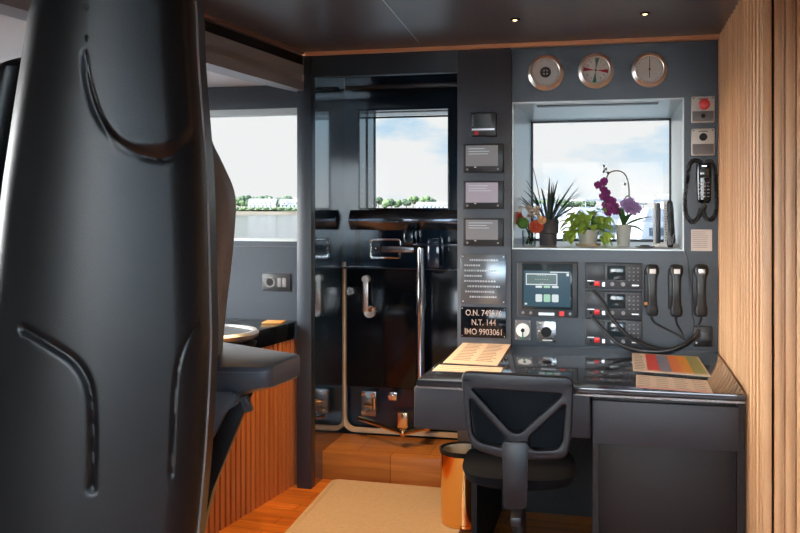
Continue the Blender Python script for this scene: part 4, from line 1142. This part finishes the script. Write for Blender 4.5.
def house(u, d, w, h, lab, gables, rz=0):
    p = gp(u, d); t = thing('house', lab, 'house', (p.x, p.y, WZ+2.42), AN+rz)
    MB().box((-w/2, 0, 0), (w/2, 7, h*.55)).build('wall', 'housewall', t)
    MB().prism([(-.4, h*.55), (3.5, h), (7.4, h*.55)], -w/2-.3, w/2+.3, plane='yz').build('roof', 'roof', t)
    for g in gables:
        gd = MB().prism([(g-1.5, h*.45), (g+1.5, h*.45), (g+1.5, h*.60), (g, h*.92), (g-1.5, h*.60)], -.6, 3).build('gable', 'housewall', t)
        MB().box((g-.5, -.65, h*.5), (g+.5, -.59, h*.68)).build('window', 'pane', gd)
    n_ = int(w/2)
    for i in range(n_): MB().box((-w/2+.7+i*2, -.05, h*.15), (-w/2+1.6+i*2, .02, h*.42)).build('window', 'pane', t)
    MB().box((w*.2, 3, h*.8), (w*.2+.8, 3.8, h*1.12)).build('chimney', 'housewall', t)
house(262, 446, 13.5, 5.6, 'white shore house with dark roof and several gables, left of its neighbour', (-4.2, 0, 4.2))
house(291, 470, 11, 5.7, 'white shore house with tall gables at the right edge of the left window', (-3.4, 3.0), .15)
house(432, 452, 15, 4.0, 'long low white house on the far shore in the door window', (-4, 0, 4))
for i in range(9):
    p = gp(236+i*7.6, 443); b = MB()
    bb = bmesh.new(); bmesh.ops.create_icosphere(bb, subdivisions=3, radius=1.6)
    for v in bb.verts: v.co *= 1+.3*noise.noise(v.co+Vector((i*5, 0, 0)))
    b.merge(bb, Matrix.Diagonal((1.1, .8, .5, 1))); tag(b.build('bush', 'treeg', loc=(p.x, p.y, WZ+3.1)), 'low green bush on the bank in front of the white houses', 'bush', 'bushes on the far bank')
# marina boats seen through the instrument window
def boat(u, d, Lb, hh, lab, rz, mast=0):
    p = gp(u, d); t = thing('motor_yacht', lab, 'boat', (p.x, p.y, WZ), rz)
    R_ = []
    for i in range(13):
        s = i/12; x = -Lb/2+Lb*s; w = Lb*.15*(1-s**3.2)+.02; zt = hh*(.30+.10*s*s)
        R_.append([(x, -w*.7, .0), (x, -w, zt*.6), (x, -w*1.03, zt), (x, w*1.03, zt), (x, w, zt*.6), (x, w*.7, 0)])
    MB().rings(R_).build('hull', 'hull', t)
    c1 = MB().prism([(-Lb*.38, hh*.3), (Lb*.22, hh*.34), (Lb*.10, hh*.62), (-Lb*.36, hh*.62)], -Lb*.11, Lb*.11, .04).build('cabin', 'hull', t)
    MB().prism([(-Lb*.33, hh*.42), (Lb*.15, hh*.43), (Lb*.11, hh*.54), (-Lb*.33, hh*.54)], -Lb*.113, Lb*.113).build('cabin_window', 'pane', c1)
    MB().prism([(-Lb*.34, hh*.66), (Lb*.02, hh*.66), (-Lb*.04, hh*.82), (-Lb*.32, hh*.82)], -Lb*.09, Lb*.09, .03).box((-Lb*.36, -Lb*.10, hh*.62), (Lb*.05, Lb*.10, hh*.66)).build('flybridge', 'hull', t)
    MB().box((-Lb*.30, -Lb*.1, hh*.92), (-Lb*.02, Lb*.1, hh*.95)).cyl((-Lb*.28, -Lb*.08, hh*.8), (-Lb*.28, -Lb*.08, hh*.93), .03, n=8).cyl((-Lb*.05, -Lb*.08, hh*.8), (-Lb*.05, -Lb*.08, hh*.93), .03, n=8).build('hardtop', 'hull', t)
    bm = MB(); R0 = hh*.40
    for s in (-1, 1):
        bm.tube([(-Lb*.1, s*Lb*.14, R0+.55), (Lb*.3, s*Lb*.10, R0+.6), (Lb*.49, 0, R0+.65)], .02, 6)
        for q in range(6): bm.cyl((Lb*(-.1+.1*q), s*Lb*(.14-.012*q), hh*.3), (Lb*(-.1+.1*q), s*Lb*(.14-.012*q), R0+.57), .015, n=6)
    bm.build('rail', 'silver', t)
    if mast: MB().cyl((-Lb*.1, 0, hh*.6), (-Lb*.1, 0, hh+mast), .03, n=8).build('mast', 'hull', t)
boat(560, 95, 14, 4.6, 'white moored motor yacht furthest left in the instrument window', .3)
boat(600, 75, 12, 3.9, 'white moored yacht just right of the variegated plant', 2.8, 0)
boat(632, 60, 13, 4.1, 'white moored motor yacht seen behind the purple orchid', .4)
boat(662, 85, 13, 4.8, 'white moored yacht seen beside the handheld radio rack', 2.6)
boat(690, 55, 12, 4.0, 'white moored yacht furthest right in the instrument window', .6)
pA_, pB_ = gp(560, 50), gp(760, 44)
dk = MB(); v_ = pB_-pA_; n_ = Vector((-v_.y, v_.x, 0)).normalized()*1.6
dk.prism([(pA_.x, pA_.y), (pB_.x, pB_.y), (pB_.x+n_.x, pB_.y+n_.y), (pA_.x+n_.x, pA_.y+n_.y)], WZ+.5, WZ+.75, plane='xy')
for i in range(8):
    p = pA_+v_*i/7; dk.cyl((p.x, p.y, WZ-.4), (p.x, p.y, WZ+1.7), .14, n=10)
tag(dk.build('dock', 'reveal'), 'grey dock with posts in front of the moored yachts', 'dock')

# ================================================================ WORLD, SUN, CAMERA
wd = bpy.data.worlds.new('World'); C.world = wd; wd.use_nodes = True; nt = wd.node_tree
bg = nt.nodes['Background']
tc = nt.nodes.new('ShaderNodeTexCoord'); sep = nt.nodes.new('ShaderNodeSeparateXYZ'); nt.links.new(tc.outputs['Generated'], sep.inputs[0])
rp = nt.nodes.new('ShaderNodeValToRGB'); e = rp.color_ramp.elements
e[0].position = 0; e[0].color = (.86, .92, .96, 1); e[1].position = .55; e[1].color = (.16, .36, .70, 1)
m_ = e.new(.10); m_.color = (.50, .72, .90, 1)
nt.links.new(sep.outputs['Z'], rp.inputs[0])
mp = nt.nodes.new('ShaderNodeMapping'); mp.inputs['Scale'].default_value = (1, 1, 2.6); mp.inputs['Location'].default_value = (.35, .2, .1)
nz = nt.nodes.new('ShaderNodeTexNoise'); nz.inputs['Scale'].default_value = 8; nz.inputs['Detail'].default_value = 9; nz.inputs['Roughness'].default_value = .55
nt.links.new(tc.outputs['Generated'], mp.inputs[0]); nt.links.new(mp.outputs[0], nz.inputs['Vector'])
# more cloud towards the left (west) of the view
ad = nt.nodes.new('ShaderNodeMath'); ad.operation = 'MULTIPLY_ADD'; ad.inputs[1].default_value = -.55; ad.inputs[2].default_value = .0
nt.links.new(sep.outputs['X'], ad.inputs[0])
a2 = nt.nodes.new('ShaderNodeMath'); a2.operation = 'ADD'; nt.links.new(nz.outputs['Fac'], a2.inputs[0]); nt.links.new(ad.outputs[0], a2.inputs[1])
cr = nt.nodes.new('ShaderNodeValToRGB'); cr.color_ramp.elements[0].position = .42; cr.color_ramp.elements[0].color = (0, 0, 0, 1); cr.color_ramp.elements[1].position = .56; cr.color_ramp.elements[1].color = (1, 1, 1, 1)
nt.links.new(a2.outputs[0], cr.inputs[0])
mx = nt.nodes.new('ShaderNodeMix'); mx.data_type = 'RGBA'; mx.inputs[7].default_value = (.93, .93, .93, 1)
nt.links.new(cr.outputs[0], mx.inputs[0]); nt.links.new(rp.outputs[0], mx.inputs[6])
# brighter sky round the sun, behind and left of the viewer
vm = nt.nodes.new('ShaderNodeVectorMath'); vm.operation = 'DOT_PRODUCT'; vm.inputs[1].default_value = Vector((-.72, -.55, .35)).normalized()
nt.links.new(tc.outputs['Generated'], vm.inputs[0])
mr = nt.nodes.new('ShaderNodeMapRange'); mr.inputs['From Min'].default_value = -.02; mr.inputs['From Max'].default_value = .75; mr.inputs['To Min'].default_value = 1; mr.inputs['To Max'].default_value = 29
nt.links.new(vm.outputs['Value'], mr.inputs[0])
nt.links.new(mx.outputs[2], bg.inputs[0]); nt.links.new(mr.outputs[0], bg.inputs[1])
sl = bpy.data.lights.new('sun', 'SUN'); sl.energy = .4; sl.angle = .02; sl.color = (1, .94, .85)
so = bpy.data.objects.new('sun', sl); COL.objects.link(so); so.rotation_euler = Vector((-.5, -.75, .55)).to_track_quat('Z', 'Y').to_euler()

cam = bpy.data.cameras.new('camera'); co = bpy.data.objects.new('camera', cam); COL.objects.link(co)
co.location = (0, 0, H); co.rotation_euler = (PI/2, 0, AN)
cam.sensor_width = 36; cam.lens = 36*F/800; cam.shift_y = -(266.5-HZ)/800; cam.clip_start = .05; cam.clip_end = 3000
C.camera = co
vs = C.view_settings; vs.view_transform = 'Standard'; vs.look = 'None'; vs.gamma = 1; vs.use_curve_mapping = False; vs.exposure = 0.0
